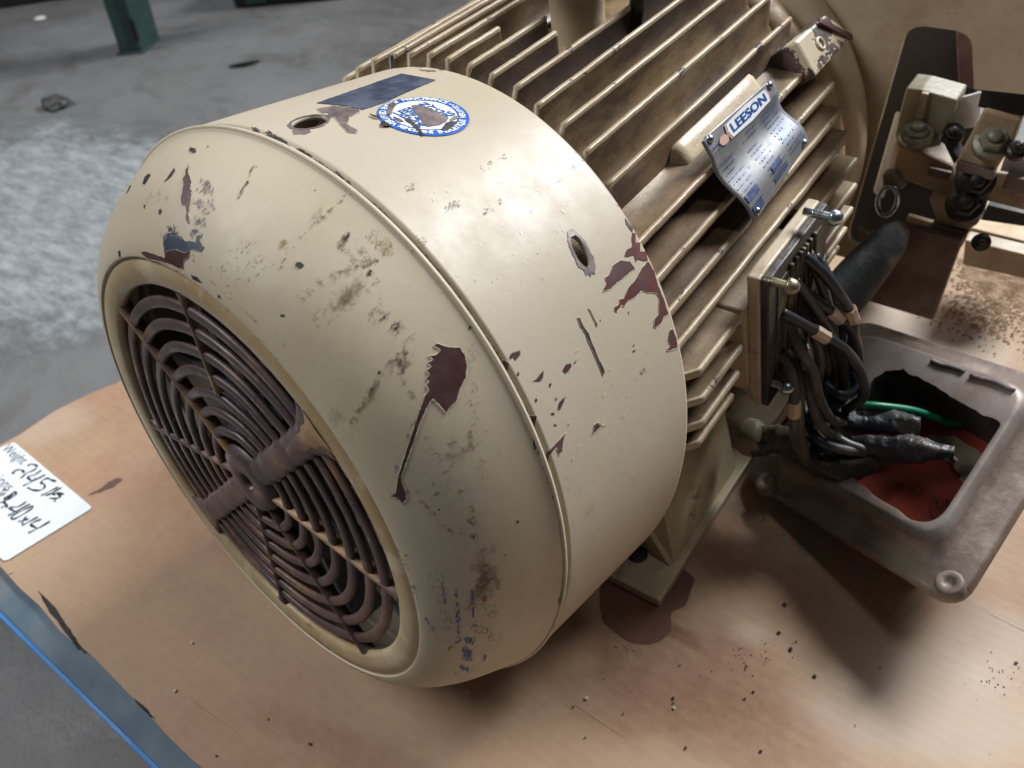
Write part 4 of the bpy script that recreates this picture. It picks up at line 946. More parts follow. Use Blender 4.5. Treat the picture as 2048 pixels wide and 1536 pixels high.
# flange disc that the motor bolts to
mb = MB(); mb.lathe([(.88, 0), (.91, .02), (.91, .12), (.9, .16)], frame((CX, YE + .22, CZ), (0, 1, 0)), 72); mb.build('round_flange', M['mach'], mc)
def blk(name, pts, y, ext, mat, bev=.01): mb = MB(); mb.prism([PY(x, yy, y) for x, yy in pts], ext, 0, bev); return mb.build(name, mat, mc)
def bolt(px, py, y, d, r, h, mat, hexa=True, name='bolt'):
    p = PY(px, py, y); mb = MB(); Mx = frame(p, d)
    if not hexa: mb.lathe([(r * .9, -.08), (r * .98, 0), (r, h * .8), (r * .86, h * .97), (r * .3, h)], Mx, 24)
    else: mb.lathe([(r * 1.35, -.02), (r * 1.35, .008), (r * 1.28, .012)], Mx, 24); mb.lathe([(r, .0), (r, h * .85), (r * .85, h)], Mx, 6, smooth=False); mb.lathe([(r * .5, h), (r * .5, h + .02), (r * .4, h + .026)], Mx, 14); return mb.build(name, mat, mc)
blk('dark_back_plate', [(1790,40),(1950,60),(1950,330),(1900,430),(1840,500),(1700,540),(1680,440)], 3.35, (0, .05, 0), M['machdark'])
blk('primer_side_plate', [(1910,60),(1990,80),(1975,190),(1915,170)], 3.28, (0, .04, 0), M['maroon'])
blk('pale_side_strip', [(1790,225),(1808,235),(1765,400),(1745,385)], 3.1, (0, .03, 0), M['white'])
g_ = blk('cast_bracket', [(1812,176),(1842,180),(1914,200),(1906,228),(1880,275),(1860,280),(1825,297),(1795,290),(1790,270),(1797,235)], 2.93, (0, .16, 0), M['machgreen'], .007)
blk('bracket_lip', [(1795,268),(1862,282),(1884,272),(1880,292),(1826,302),(1794,292)], 2.90, (0, .05, 0), M['machgreen'], .006)
blk('bracket_web', [(1842,186),(1856,189),(1846,240),(1832,238)], 2.91, (0, .03, 0), M['machblock'], .004)
bolt(1833, 266, 2.86, (0.05, -.25, 1), .036, .11, M['boltdark'], False, 'bracket_stud'); bolt(1833, 268, 2.865, (0.05, -.25, 1), .05, .03, M['bolt'])
bolt(1905, 268, 2.95, (.1, -.7, .7), .035, .03, M['boltdark']); bolt(2035, 300, 2.84, (.1, -.6, .8), .03, .03, M['boltdark']); bolt(1962, 485, 2.88, (.1, -.8, .6), .03, .03, M['boltdark'])
blk('shim_plate', [(1858,335),(1902,346),(1898,362),(1852,350)], 2.93, (0, .02, 0), M['machbrown'], .003)
blk('small_cleat', [(2012,352),(2060,362),(2060,392),(2004,378)], 2.90, (0, .05, 0), M['machbrown'], .005)
blk('gusset', [(1716,455),(1742,470),(1752,497),(1722,492)], 2.82, (0, .05, 0), M['machgreen'], .006)
blk('lower_block', [(1792,292),(1845,305),(1905,332),(1915,395),(1850,378),(1780,350)], 2.96, (.0, .2, 0), M['machblock'], .015)
blk('angle_strip', [(1880,272),(1896,282),(1916,318),(1908,330)], 2.90, (0, .10, 0), M['machdark'], .004)
blk('clamp_bar', [(1968,218),(2042,238),(2025,290),(1990,342),(1912,322),(1935,280)], 2.86, (0, .10, 0), M['machblock'], .012)
blk('clamp_bar_face', [(1912,323),(1990,343),(1985,362),(1914,342)], 2.84, (0, .06, -.01), M['machbrown'], .004)
bolt(1985, 285, 2.86, (.1, -.6, .8), .055, .05, M['bolt'])
bolt(2018, 143, 2.80, (0, -1, .1), .075, .07, M['bolt'], False, 'round_bolt')
blk('greasy_pad', [(1965,170),(2060,185),(2060,235),(1955,215)], 2.88, (0, .05, 0), M['machdark'], .006)
blk('plastic_scrap', [(1925,195),(1962,185),(1960,230),(1948,255),(1892,262),(1905,235)], 3.02, (0, .02, 0), M['white'], .002)
blk('plastic_scrap', [(2010,312),(2060,320),(2060,352),(2000,342)], 2.95, (0, .02, 0), M['white'], .002)
blk('cross_rail', [(1985,345),(2060,352),(2060,425),(1970,402)], 2.98, (0, .12, 0), M['machblock'], .01)
blk('dark_opening', [(1905,330),(1995,350),(1985,400),(1905,385)], 3.0, (0, .05, 0), M['machdark'], .004)
bolt(1950, 362, 2.90, (.2, -.8, .5), .06, .06, M['boltdark']); bolt(1930, 408, 2.88, (.1, -.8, .6), .06, .06, M['boltdark'])
blk('hinge_lug', [(1856,398),(1878,392),(1925,402),(1968,412),(1955,450),(1935,462),(1875,448)], 2.92, (0, .12, 0), M['machblock'], .012)
blk('hinge_plate', [(1862,450),(1935,468),(1922,497),(1853,478)], 2.90, (0, .06, 0), M['machbrown'], .006)
blk('tab_plate', [(1800,450),(1925,480),(1866,642),(1725,600),(1760,520)], 2.86, (0, .05, 0), M['machbrown'], .008)
bolt(1866, 515, 2.85, (.1, -.6, .7), .06, .06, M['boltdark'], False)
blk('wood_strip', [(1815,432),(1870,448),(1862,456),(1812,442)], 2.96, (0, .03, 0), M['wood'], .003)
er = MB(); c = PY(1775, 402, 2.84); er.tube([c + Vector((.042 * math.cos(t * math.pi / 12), 0, .075 * math.sin(t * math.pi / 12))) for t in range(24)], .011, 8, closed=True); er.build('split_ring', M['zinc'], mc)
blk('ring_holder', [(1763,350),(1790,345),(1808,378),(1790,382),(1765,378)], 2.86, (0, .06, 0), M['machgreen'], .01)
# dark rounded lever
a, b = PY(1805, 455, 2.78), on(1655, 625, 1, 2.25)
mb = MB(); pts = [a.lerp(b, t / 10) for t in range(11)]; mb.tube(pts, [.045, .075, .09, .095, .1, .105, .11, .11, .11, .11, .105], 20, flat=.55); mb.build('rubber_lever', M['black'], mc)
bolt(1788, 440, 2.70, (-.2, -.6, .8), .03, .03, M['greyscar'], False)
mb = MB()
mb.prism([PY(x, y, 3.4) for x, y in ((1940,455),(2060,485),(2060,512),(1935,480))], (0, .3, 0), 0, .006); mb.build('wooden_rail', M['wood'], mc)
mb = MB(); mb.prism([PY(x, y, 3.3) for x, y in ((1930,480),(2060,512),(2060,560),(1925,530))], (0, .2, 0), 0, .006); mb.build('lower_rail', M['machblock'], mc)
blk('floor_channel', [(1975,410),(2060,430),(2060,455),(1960,440)], 3.3, (0, .1, 0), M['machdark'], .004)

# ------------------------------------------------------------------ terminal box cover lying on the cardboard
lid = thing('terminal_box_cover', (1.5, 2.1, -1.13), 'grey cast box cover with a jagged opening and red inside, right of the motor', 'box cover')
LA, LB, LD = on(1493, 965, 2, -1.115), on(1921, 1232, 2, -.84), on(1722, 650, 2, -.83)
ux = (LB - LA).normalized(); un = ux.cross(LD - LA).normalized(); uy = (LD - LA).normalized(); LW = (LB - LA).length; LH = (LD - LA).length; SK = ux.dot(uy)
def lc(u, v, z): return LA + ux * u + uy * v + un * z
def onl(px, py, h):
    v = ray(px, py); return CO + v * ((LA + un * h - CO).dot(un) / v.dot(un))
def loc_(p):
    d = p - LA; a, b = d.dot(ux), d.dot(uy); return Vector(((a - SK * b) / (1 - SK * SK), (b - SK * a) / (1 - SK * SK), d.dot(un)))
def rr(inset, z, rad, n=8):
    a = inset; pts = [lc(a, a, z), lc(LW - a, a, z), lc(LW - a, LH - a, z), lc(a, LH - a, z)]
    return rounded(pts, rad, n)
def open_loop(z, k=1.0, jag=.0):
    px = [(1746,761),(1760,748),(1772,739),(1790,741),(1808,737),(1821,750),(1835,752),(1847,759),(1865,768),(1883,781),(1910,798),(1940,815),(1967,830),(1998,840),(2016,866),(2020,885),(2011,897),(1989,936),(1993,960),(1996,985),(1985,1030),(1967,1060),(1940,1094),(1920,1093),(1901,1091),(1865,1069),(1821,1038),(1750,990),(1706,954),(1650,905),(1645,860),(1680,820),(1715,790)]
    q = [loc_(onl(x, y, .165)) for x, y in px]; c = sum(q, Vector()) / len(q); c.z = 0
    out = []
    for i, p in enumerate(q):
        b = q[(i + 1) % len(q)]
        for s_ in range(3):
            r_ = p.lerp(b, s_ / 3); r_ = c + (r_ - c) * (k + random.uniform(-jag, jag)); out.append(Vector((r_.x, r_.y, z)))
    return out, c
n = 132
def resample(L, c, n=132):
    """same angular sampling round c"""
    out = []
    for k in range(n):
        a = 2 * math.pi * k / n; d = Vector((math.cos(a), math.sin(a))); best = None
        for i in range(len(L)):
            p, q = L[i], L[(i + 1) % len(L)]; e = (q - p); M2 = d.x * -e.y + e.x * d.y
            if abs(M2) < 1e-12: continue
            w_ = (p - c); t = (w_.x * -e.y + e.x * w_.y) / M2; s_ = (d.x * w_.y - d.y * w_.x) / M2
            if t > 0 and -1e-6 <= s_ <= 1 + 1e-6 and (best is None or t < best[0]): best = (t, p.z + (q.z - p.z) * s_)
        if best is None: best = (.3, L[0].z)
        out.append(Vector((c.x + d.x * best[0], c.y + d.y * best[0], best[1])))
    return out
ol, oc = open_loop(.163, 1.0, .016)
loops = [rr(.02, 0, .10), rr(.0, .012, .11), rr(.0, .05, .11), rr(.012, .062, .10), rr(.03, .058, .10), rr(.042, .075, .10), rr(.09, .084, .10), rr(.115, .130, .12), rr(.132, .160, .12), rr(.148, .168, .12)]
LO = [resample([loc_(p) for p in l], oc) for l in loops] + [resample(ol, oc)]
# lip: keep the jagged opening inside the ridge
for i in range(132):
    pr, po = LO[9][i], LO[10][i]
    if (po - oc).to_2d().length > (pr - oc).to_2d().length - .015: q = oc + (pr - oc) * .96; LO[10][i] = Vector((q.x, q.y, pr.z - .004))
def loopmesh(Ls, name, mat, par, smooth=True):
    mb = MB(); mb.add([lc(*p) for l in Ls for p in l], [(i * n + k, i * n + (k + 1) % n, (i + 1) * n + (k + 1) % n, (i + 1) * n + k) for i in range(len(Ls) - 1) for k in range(n)], 0, smooth); return mb.build(name, mat, par)
loopmesh(LO[:8], 'flange', M['lid'], lid)
loopmesh(LO[7:], 'raised_rim', M['lidworn'], lid)
def sc_l(L, k, z): return [Vector((oc.x + (p.x - oc.x) * k, oc.y + (p.y - oc.y) * k, z)) for p in L]
body_top = [resample([loc_(p) for p in rr(i_, z_, .10)], oc) for i_, z_ in ((.012, .004), (.10, .0), (.16, -.01))]
wb = [[lc(*p) for p in L_] for L_ in body_top]
wb.append([Vector((p.x, p.y, -1.129)).lerp(Vector(((wb[2][0] + wb[2][66]) / 2).to_2d().to_3d()) + Vector((0, 0, -1.129)), .10) for p in wb[2]])
mb = MB(); mb.add([p for L_ in wb for p in L_], [(i * n + k, i * n + (k + 1) % n, (i + 1) * n + (k + 1) % n, (i + 1) * n + k) for i in range(3) for k in range(n)], 0, True); mb.build('box_body', M['lid'], lid)
inn = [LO[10], sc_l(LO[10], 1.0, .15), sc_l(LO[10], 1.06, .10), sc_l(LO[10], 1.0, -.05)]
loopmesh(inn, 'inner_wall', M['lidin'], lid)
mb = MB(); fl_ = sc_l(LO[10], 1.02, -.045)
mb.add([lc(*p) for p in fl_] + [lc(oc.x, oc.y, -.045)], [(k, (k + 1) % n, n) for k in range(n)]); mb.build('red_floor', M['lidred'], lid)
def lidpoly(px, z, name, mat, jag=.01):
    q = [onl(x, y, z - .05) for x, y in px]; o2 = []
    for i in range(len(q)):
        for s_ in range(5): r_ = q[i].lerp(q[(i + 1) % len(q)], s_ / 5); o2.append(r_ + Vector((random.uniform(-jag, jag), random.uniform(-jag, jag), 0)))
    mb = MB(); c = sum(o2, Vector()) / len(o2); mb.add(o2 + [c], [(k, (k + 1) % len(o2), len(o2)) for k in range(len(o2))]); mb.build(name, mat, lid)
lidpoly([(1850,870),(1905,872),(1960,900),(1985,960),(1975,1040),(1955,1062),(1938,1040),(1940,980),(1915,940),(1890,905)], .022, 'cream_overspray', M['lidcream'])
lidpoly([(1900,1060),(1940,1035),(1960,1055),(1935,1095),(1900,1090)], .024, 'dirty_corner', M['boxinside'])
lidpoly([(1775,770),(1840,775),(1850,810),(1800,800)], .020, 'dark_patch', M['lidin'])
mb = MB()
for st_ in ([(1868,995),(1870,1012),(1880,1015)], [(1893,998),(1894,1020)], [(1885,1012),(1902,1012)], [(1897,1020),(1896,1040)]):
    q = [onl(x, y, -.022) for x, y in st_]; mb.tube(q, .0035, 5)
mb.build('scribed_mark', M['creamshade'], lid)
for px, py in ((1534, 966), (1900, 1168)):
    p = onl(px, py, .068); mb = MB(); mb.lathe([(.052, -.03), (.048, .010), (.040, .015), (.020, .014), (.016, .006), (.001, .006)], frame(p, un), 24, cap=False); mb.build('corner_boss', M['lid'], lid)
mb = MB()
for a_, b_ in ((0.42, .62), (.66, .9)):
    mb.tube([lc(LW * .2 + LW * .7 * t_, LH - .165 - .004 * math.sin(t_ * 30), .17) for t_ in [a_ + (b_ - a_) * k / 20 for k in range(21)]], .010, 6, wob=.6)
mb.build('sealant_bead', M['greyscar'], lid)

# ------------------------------------------------------------------ cardboard, pallet, paper label
card = thing('cardboard_sheet', (0, 0, -1.13), 'large brown cardboard sheet covering the pallet under the motor', 'cardboard')
CE = [on(0, 890, 2, -1.13), on(40, 868, 2, -1.13), on(110, 822, 2, -1.13), on(180, 787, 2, -1.13), on(235, 765, 2, -1.13)]
low = [(0,1130),(40,1175),(80,1210),(120,1262),(150,1285),(168,1300),(190,1318),(240,1370),(290,1420),(340,1475),(390,1526),(420,1550)]
LE = [on(x, y, 2, -1.13) for x, y in low]
def edge_noise(p, a=.006): return p + Vector((random.uniform(-a, a), random.uniform(-a, a), 0))
outl = [Vector((-2.9, -.64, -1.13))] + [edge_noise(p, .004) for p in LE] + [Vector((.5, -.66, -1.13)), Vector((5.2, -.66, -1.13)), Vector((5.2, 5.2, -1.13)), Vector((-2.2, 5.2, -1.13)), Vector((-2.35, 1.5, -1.13))] + [edge_noise(p, .004) for p in CE[::-1]] + [Vector((-2.9, -.3, -1.13))]
bm = bmesh.new(); vs = [bm.verts.new(p) for p in outl]; f_ = bm.faces.new(vs); r_ = bmesh.ops.extrude_face_region(bm, geom=[f_])
for v in [g for g in r_['geom'] if isinstance(g, bmesh.types.BMVert)]: v.co.z -= .022
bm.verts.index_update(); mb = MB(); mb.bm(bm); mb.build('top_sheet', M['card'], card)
# creases pressed into the sheet
for pts in ([(1100,1382),(1160,1415),(1230,1462),(1310,1515)], [(1935,1205),(1990,1232),(2048,1262)], [(310,1350),(380,1400),(470,1465),(560,1530)]):
    cr = MB(); cr.tube([on(x, y, 2, -1.13) + Vector((0, 0, -.007)) for x, y in pts], [.003, .009, .009, .004][:len(pts)], 6); cr.build('crease', M['card'], card)
def cardpoly(mb, px, z=.0015, jag=.008):
    q = [on(x, y, 2, -1.13 + z) for x, y in px]; o2 = []
    for i in range(len(q)):
        for s_ in range(4): r_ = q[i].lerp(q[(i + 1) % len(q)], s_ / 4); o2.append(r_ + Vector((random.uniform(-jag, jag), random.uniform(-jag, jag), 0)))
    c = sum(o2, Vector()) / len(o2); mb.add(o2 + [c], [(k, (k + 1) % len(o2), len(o2)) for k in range(len(o2))])
ST2 = fade_mat('dark_oil_stain', srgb(96, 64, 48), srgb(110, 76, 58), .85, 6, .12, .22, rough=.5)
pz = [(1195,1150),(1250,1150),(1310,1150),(1345,1128),(1392,1150),(1386,1180),(1372,1212),(1345,1225),(1342,1262),(1316,1284),(1285,1288),(1255,1282),(1225,1262),(1200,1235)]
q = spline([on(x, y, 2, -1.1274) for x, y in pz + pz[:1]], 4)[:-1]; cq = sum(q, Vector()) / len(q); V = []; fd = []
for r_, f_ in ((1.0, 0), (.93, .5), (.8, .9), (.4, 1)): V += [cq + (p - cq) * r_ for p in q]; fd += [f_] * len(q)
nq = len(q); mb = MB(); mb.add(V + [cq], [(i * nq + k, i * nq + (k + 1) % nq, (i + 1) * nq + (k + 1) % nq, (i + 1) * nq + k) for i in range(3) for k in range(nq)] + [(3 * nq + k, 3 * nq + (k + 1) % nq, 4 * nq) for k in range(nq)])
o = mb.build('oil_stain', ST2, card); o.data.attributes.new('fade', 'FLOAT', 'POINT').data.foreach_set('value', fd + [1.0])
if 0: mb = MB(); cardpoly(mb, [(1200,1160),(1310,1215),(1350,1140),(1392,1150),(1372,1210),(1345,1225),(1340,1262),(1310,1288),(1255,1282),(1215,1255)])
mb = MB(); cardpoly(mb, [(175,990),(205,975),(218,962),(238,955),(245,960),(225,975),(200,985)], .0015, .004); mb.build('scrape', M['stain'], card)
# torn dark slot where the lower ply shows
mb = MB(); cardpoly(mb, [(75,1180),(110,1215),(140,1260),(160,1292),(168,1302),(158,1300),(130,1262),(100,1225)], .0015, .003); mb.build('torn_slot', M['creamshade'], card); mb = MB(); cardpoly(mb, [(262,1390),(290,1415),(312,1440),(300,1432),(275,1408)], .0015, .003); mb.build('torn_slot', M['creamshade'], card)

pal = thing('pallet', (1, 2, -2.0), 'blue painted wooden pallet under the cardboard with a bright blue side', 'pallet')
mb = MB()
zt = -1.153; yb = on(300, 1518, 2, zt - .02).y
mb.box((-2.35, yb, zt - .105), (5.0, yb + .62, zt), 0, None, .012); b0 = mb.build('deck_board', M['bluetop'], pal)
mb = MB(); mb.box((-2.35, yb - .016, zt - .16), (5.0, yb + .004, zt - .004), 0, None, .004); mb.build('painted_edge', M['blueside'], b0)
for k in range(1, 8):
    mb = MB(); y0 = yb + k * .76; mb.box((-2.3, y0, zt - .105), (5.0, y0 + .55, zt), 0, None, .012); mb.build('deck_board', M['bluetop'], pal)
for x0 in (-2.3, .9, 4.5):
    mb = MB(); mb.box((x0, yb + .03, -1.88), (x0 + .22, 5.2, zt - .106), 0, None, .01); mb.build('stringer', M['blueside'], pal)
for k in (0, 3, 6):
    mb = MB(); y0 = yb + .02 + k * .8; mb.box((-2.3, y0, -1.99), (4.8, y0 + .5, -1.881), 0, None, .01); mb.build('bottom_board', M['bluetop'], pal)

lz = -1.13 + .004
lab = [on(28, 884, 2, lz), on(186, 1016, 2, lz), on(14, 1122, 2, lz)]
d1 = lab[1] - lab[0]; d2 = lab[2] - lab[1]; d2 = (d2 - d1 * d2.dot(d1) / d1.length_squared).normalized()
l3 = [lab[0] - d1.normalized() * .02, lab[1], lab[1] + d2 * .62, lab[0] + d2 * .62]
q = rounded([lab[0], lab[1], lab[1] + (lab[2] - lab[1]) * 1.02, lab[2] + (on(-140, 985, 2, lz) - lab[2]), on(-100, 940, 2, lz)], .025, 4)
mb = MB(); mb.prism(q, (0, 0, .003)); labo = mb.build('paper_label', M['paper'], None, base=(-2.1, -.2, lz), label='white paper label with handwritten 245 lbs. stuck on the cardboard corner', cat='label')
inkz = lz + .0042
def stroke(mb, pts, r=.006, sc=5.486, ox=0, oy=860):
    q = [on(x / sc + ox, y / sc + oy, 2, inkz) for x, y in pts]
    q = spline(q, 4) if len(q) > 2 else q
    vs = []; fs = []
    for i, p in enumerate(q):
        t = (q[min(i + 1, len(q) - 1)] - q[max(i - 1, 0)]); t.z = 0; t.normalize(); nn = Vector((-t.y, t.x, 0)); w_ = r * (1 + .35 * math.sin(i * .9))
        vs += [p + nn * w_, p - nn * w_]
    mb.add(vs, [(2 * i, 2 * i + 1, 2 * i + 3, 2 * i + 2) for i in range(len(q) - 1)])
mb = MB()
for s_ in ([(300,395),(340,375),(395,385),(400,410),(370,440),(290,475),(240,520),(215,528)], [(265,470),(240,440),(180,440),(130,475),(160,470)], [(455,440),(380,490),(305,515),(350,555),(400,530)], [(500,490),(380,550),(250,615)],
           [(615,565),(560,545),(520,530),(480,545),(450,580),(490,600),(480,640),(430,662),(350,655),(300,630)], [(640,625),(560,665),(450,720)], [(675,630),(590,680),(500,720)], [(500,720),(560,700),(600,710),(590,690)], [(700,705),(620,690),(660,725),(640,745),(600,752),(540,745)], [(590,780),(612,776)],
           [(70,645),(40,660),(0,705)], [(60,690),(20,715),(-10,725)], [(180,690),(150,680),(100,720),(40,750),(90,760),(160,720),(185,690)], [(150,700),(60,770),(0,800)], [(90,815),(50,835),(10,855)], [(40,780),(60,815),(80,850)],
           [(290,785),(200,840),(105,850),(165,895),(200,880)], [(330,810),(200,880),(85,940)], [(360,830),(270,870),(170,920),(120,960),(160,975),(260,920),(350,860),(360,830)],
           [(315,975),(260,990),(200,1005)], [(285,950),(260,990),(240,1030)], [(420,950),(330,1000),(240,1050)], [(455,980),(370,1010),(340,1040),(400,1075)], [(550,1000),(430,1070),(310,1130)]): stroke(mb, s_, .0055)
mb.build('handwriting', M['ink'], labo)
mb = MB()
def flat_text(mb, txt, px0, px1, size_k, up):
    a = on(*px0, 2, inkz); b = on(*px1, 2, inkz); u = b - a; wd = u.length; u.normalize(); v = Vector((-u.y, u.x, 0))
    if up: pass
    vs, fs, w_ = glyphs(txt, 1); k = wd / w_; x0 = min(p.x for p in vs)
    mb.add([a + u * ((p.x - x0) * k) + v * (p.y * k * size_k) for p in vs], fs)
flat_text(mb, 'Weight', (10, 894), (50, 924), 1.1, 1); flat_text(mb, 'Dimensions', (-52, 918), (22, 977), 1.0, 1)
mb.build('printed_words', M['print'], labo)

# ------------------------------------------------------------------ debris on the cardboard (nobody could count it)
mb = MB()
def crumb(mb, p, s_):
    s_ *= .68
    bm = bmesh.new(); bmesh.ops.create_icosphere(bm, subdivisions=1, radius=s_)
    for v in bm.verts: v.co = Vector((v.co.x * random.uniform(.6, 1.5), v.co.y * random.uniform(.6, 1.4), v.co.z * random.uniform(.3, .7))) + p
    bm.verts.index_update(); mb.bm(bm)
for px, py, s_ in ((1570,1208,.012),(1558,1265,.010),(1582,1298,.013),(1592,1283,.006),(1629,1352,.011),(1347,1396,.009),(1490,1397,.007),(1522,1502,.008),(1371,1495,.008),(1507,1383,.007),(1347,1405,.006),(2032,1325,.010),(432,1512,.008),(620,1488,.010),(536,1438,.006),(1493,1332,.006),(1491,1338,.006),(1146,1414,.006),(1247,1427,.006),(1170,1475,.006),(1360,1330,.005),(1760,1335,.005),(1711,1450,.004)): crumb(mb, on(px, py, 2, -1.125), s_)
for _ in range(36): crumb(mb, on(random.gauss(2005, 28), random.gauss(1340, 26), 2, -1.128), random.uniform(.0015, .004))
for _ in range(40): crumb(mb, on(random.gauss(1500, 40), random.gauss(1310, 25), 2, -1.128), random.uniform(.0015, .004))
for _ in range(40): crumb(mb, on(random.uniform(60, 2040), random.uniform(1120, 1530), 2, -1.128), random.uniform(.0008, .002))
mb.build('dark_crumbs', M['crumb'], None, base=(1, 1, -1.13), kind='stuff', label='dark crumbs of dirt scattered on the cardboard', cat='debris')
mb = MB()
for px, py, s_ in ((350,1382,.012),(384,1285,.012),(934,1384,.014),(1172,1396,.011),(1348,1416,.009),(1257,1296,.005),(1270,1298,.005),(1234,1292,.006),(22,1145,.012),(1521,1036,.014),(1728,1138,.012),(941,1406,.006),(549,1362,.004)): crumb(mb, on(px, py, 2, -1.125), s_)
for _ in range(120): crumb(mb, on(random.uniform(60, 2040), random.uniform(1120, 1530), 2, -1.128), random.uniform(.001, .0028))
mb.build('light_crumbs', M['crumblight'], None, base=(1, 1, -1.13), kind='stuff', label='pale crumbs scattered on the cardboard', cat='debris')
mb = MB()
for _ in range(2200):
    t = random.random(); x = 1480 + 260 * t + random.gauss(0, 12 + 8 * t); y = 1010 + 150 * t + random.gauss(0, 13)
    if mn.noise(Vector((x * .03, y * .03, 0))) < -.05: continue
    p = on(x, y, 2, -1.1295); s_ = random.uniform(.001, .0042); mb.add([p + Vector((s_ * math.cos(a), s_ * math.sin(a) * .8, .0006)) for a in (0, 1.3, 2.6, 3.8, 5.0)], [(0, 1, 2, 3, 4)])
mb.build('grey_powder', M['powder'], None, base=(1.3, 1.6, -1.13), kind='stuff', label='streak of pale grey powder beside the box cover', cat='powder')
for _ in range(1500):
    x = random.gauss(1985, 60); y = random.gauss(600, 42) + (x - 1985) * .15
    p = on(x, y, 2, -1.1275); s_ = random.uniform(.002, .009); mb2 = globals().setdefault('dirtmb', MB()); mb2.add([p + Vector((s_ * math.cos(a), s_ * math.sin(a), s_ * .3 * (k % 2))) for k, a in enumerate((0, 1.3, 2.6, 3.8, 5.0))], [(0, 1, 2, 3, 4)])
dirtmb.build('dirt_specks', M['dirt'], None, base=(2.1, 3.4, -1.13), kind='stuff', label='scattered brown dirt specks under the machine', cat='dirt')
# dirt heap at far right
bm = bmesh.new(); bmesh.ops.create_grid(bm, x_segments=90, y_segments=60, size=1)
for v in bm.verts:
    x, y = v.co.x, v.co.y; p = Vector((2.35 + x * 1.05, 3.75 + y * .75, 0)); e = max(0, 1 - (x * x + y * y) ** .9)
    v.co = Vector((p.x, p.y, -1.134 + .05 * e * (.6 + mn.noise(p * 2)) + .018 * e ** .5 * (mn.noise(p * 12) + .6 * mn.noise(p * 34))))
bm.verts.index_update(); mb = MB(); mb.bm(bm, smooth=True); mb.build('sawdust_dirt', M['dirt'], None, base=(2.3, 3.7, -1.13), kind='stuff', label='loose brown dirt and sawdust heaped under the machine', cat='dirt')

# ------------------------------------------------------------------ floor and far things
mb = MB(); mb.add([(-60, -30, -2), (40, -30, -2), (40, 80, -2), (-60, 80, -2)], [(0, 1, 2, 3)])
mb.build('floor', M['floor'], None, base=(0, 0, -2), kind='structure')
c0 = on(60, 430, 2, -1.995); mb = MB(); nn = 40
mb.add([(c0.x - 4.2, c0.y - 2.6, -1.995), (c0.x + 4.0, c0.y - 2.6, -1.995), (c0.x + 4.0, c0.y + 2.5, -1.995), (c0.x - 4.2, c0.y + 2.5, -1.995)], [(0, 1, 2, 3)])
mb.build('worn_floor_patch', M['salt'], None, base=(c0.x, c0.y, -1.995), kind='structure')
rk = thing('storage_rack', (-10.2, 5.4, -2), 'green steel storage rack upright standing on the concrete floor', 'rack')
ra, rb_ = on(240, 108, 2, -2), on(290, 104, 2, -2)
ud = (rb_ - ra); wdt = ud.length; ud.normalize(); vd = Vector((-ud.y, ud.x, 0))
tz = Vector((.19, .03, 1)).normalized() * 9
def rp(u, v): return ra + ud * u + vd * v
mb = MB(); mb.prism([rp(0, 0), rp(wdt * .45, -.05), rp(wdt * .9, -.03), rp(wdt, .1), rp(wdt, .5), rp(0, .5)], tz, 0, .02); rko = mb.build('upright', M['rack'], rk)
for k in range(8):
    mb = MB(); p = rp(wdt * .80, -.040) + tz * (.02 + .085 * k); mb.prism([p, p + ud * .07, p + ud * .07 + tz * .035, p + tz * .035], vd * .03); mb.build('slot', M['creamshade'], rko)
mb = MB(); mb.prism([rp(-.02, -.07), rp(wdt + .02, -.07), rp(wdt + .02, .5), rp(-.02, .5)], (0, 0, .03), 0, .008); mb.build('foot_plate', M['rack'], rk)
p0 = on(200, 8, 2, -2); mb = MB(); mb.prism([rp(wdt * .3, .2), rp(wdt * .5, .2), rp(wdt * .5, .35), rp(wdt * .3, .35)], (0, 0, .1)); 
mb = MB(); q0 = on(470, 18, 2, -2); q1 = on(690, -2, 2, -2); e_ = (q1 - q0); n_ = Vector((-e_.y, e_.x, 0)).normalized()
mb.prism([q0, q1, q1 + n_ * 2.0, q0 + n_ * 2.0], (0, 0, .9), 0, .04); lo = mb.build('crate_body', M['machdark'], None, base=q0)
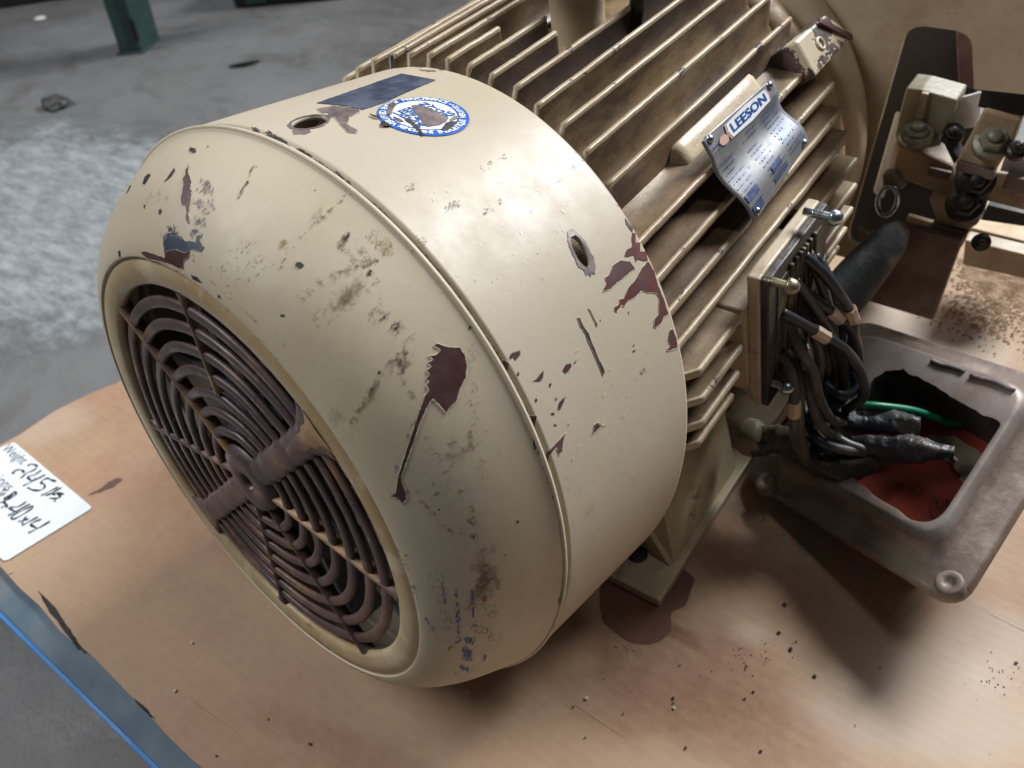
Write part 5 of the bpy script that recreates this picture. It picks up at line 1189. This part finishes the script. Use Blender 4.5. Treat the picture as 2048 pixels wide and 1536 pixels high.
dk_ = thing('dark_crate', tuple(q0), 'dark crate standing on the floor at the top edge of the photo', 'crate'); lo.parent = dk_; lo.location = (0, 0, 0)
for k in range(2):
    mb = MB(); a = q0.lerp(q1, .12 + .6 * k) - n_ * .02; mb.prism([a + Vector((0, 0, .05)), a + e_.normalized() * .35 + Vector((0, 0, .05)), a + e_.normalized() * .35 + Vector((0, 0, .3)), a + Vector((0, 0, .3))], n_ * .015); mb.build('crate_slot', M['rack'], dk_)
mb = MB(); q0 = on(-60, 36, 2, -2); q1 = on(190, 0, 2, -2); e_ = q1 - q0; n_ = Vector((-e_.y, e_.x, 0)).normalized()
mb.prism([q0 + n_ * .3, q1 + n_ * .3, q1 + n_ * .8, q0 + n_ * .8], (0, 0, .5), 0, .03); mb.build('shadow_beam', M['machdark'], None, base=q0, label='dark beam shape standing in for shadow and objects behind the rack upright', cat='beam')  # one dark slab stands in for a shadow and the objects in it
def lump(px, py, s_, name, label, cat, mat, flat=.5):
    p = on(px, py, 2, -2 + s_ * flat * .6); bm = bmesh.new(); bmesh.ops.create_icosphere(bm, subdivisions=3, radius=s_)
    for v in bm.verts:
        d = v.co.normalized(); k = 1 + .35 * mn.noise(d * 2.2 + Vector((px, 0, 0))) + .15 * mn.noise(d * 7); v.co = Vector((v.co.x * k * 1.3, v.co.y * k, v.co.z * k * flat)) + p
    bm.verts.index_update(); mb = MB(); mb.bm(bm, smooth=True); mb.build(name, mat, None, base=(p.x, p.y, -2), label=label, cat=cat)
lump(110, 206, .16, 'rubble_lump', 'grey lump of rubble on the floor left of the motor', 'rubble', M['lidin'])
lump(80, 37, .09, 'paper_scrap', 'small pale scrap on the floor near the rack upright', 'scrap', M['white'], .3)
mb = MB(); a = on(458, 137, 2, -1.99); b = on(494, 132, 2, -1.99); mb.prism([a, b, b + Vector((.1, .16, 0)), a + Vector((.1, .16, 0))], (0, 0, .04), 0, .01); mb.build('dark_chip', M['machdark'], None, base=tuple(a), label='flat dark piece lying on the floor above the motor', cat='scrap')
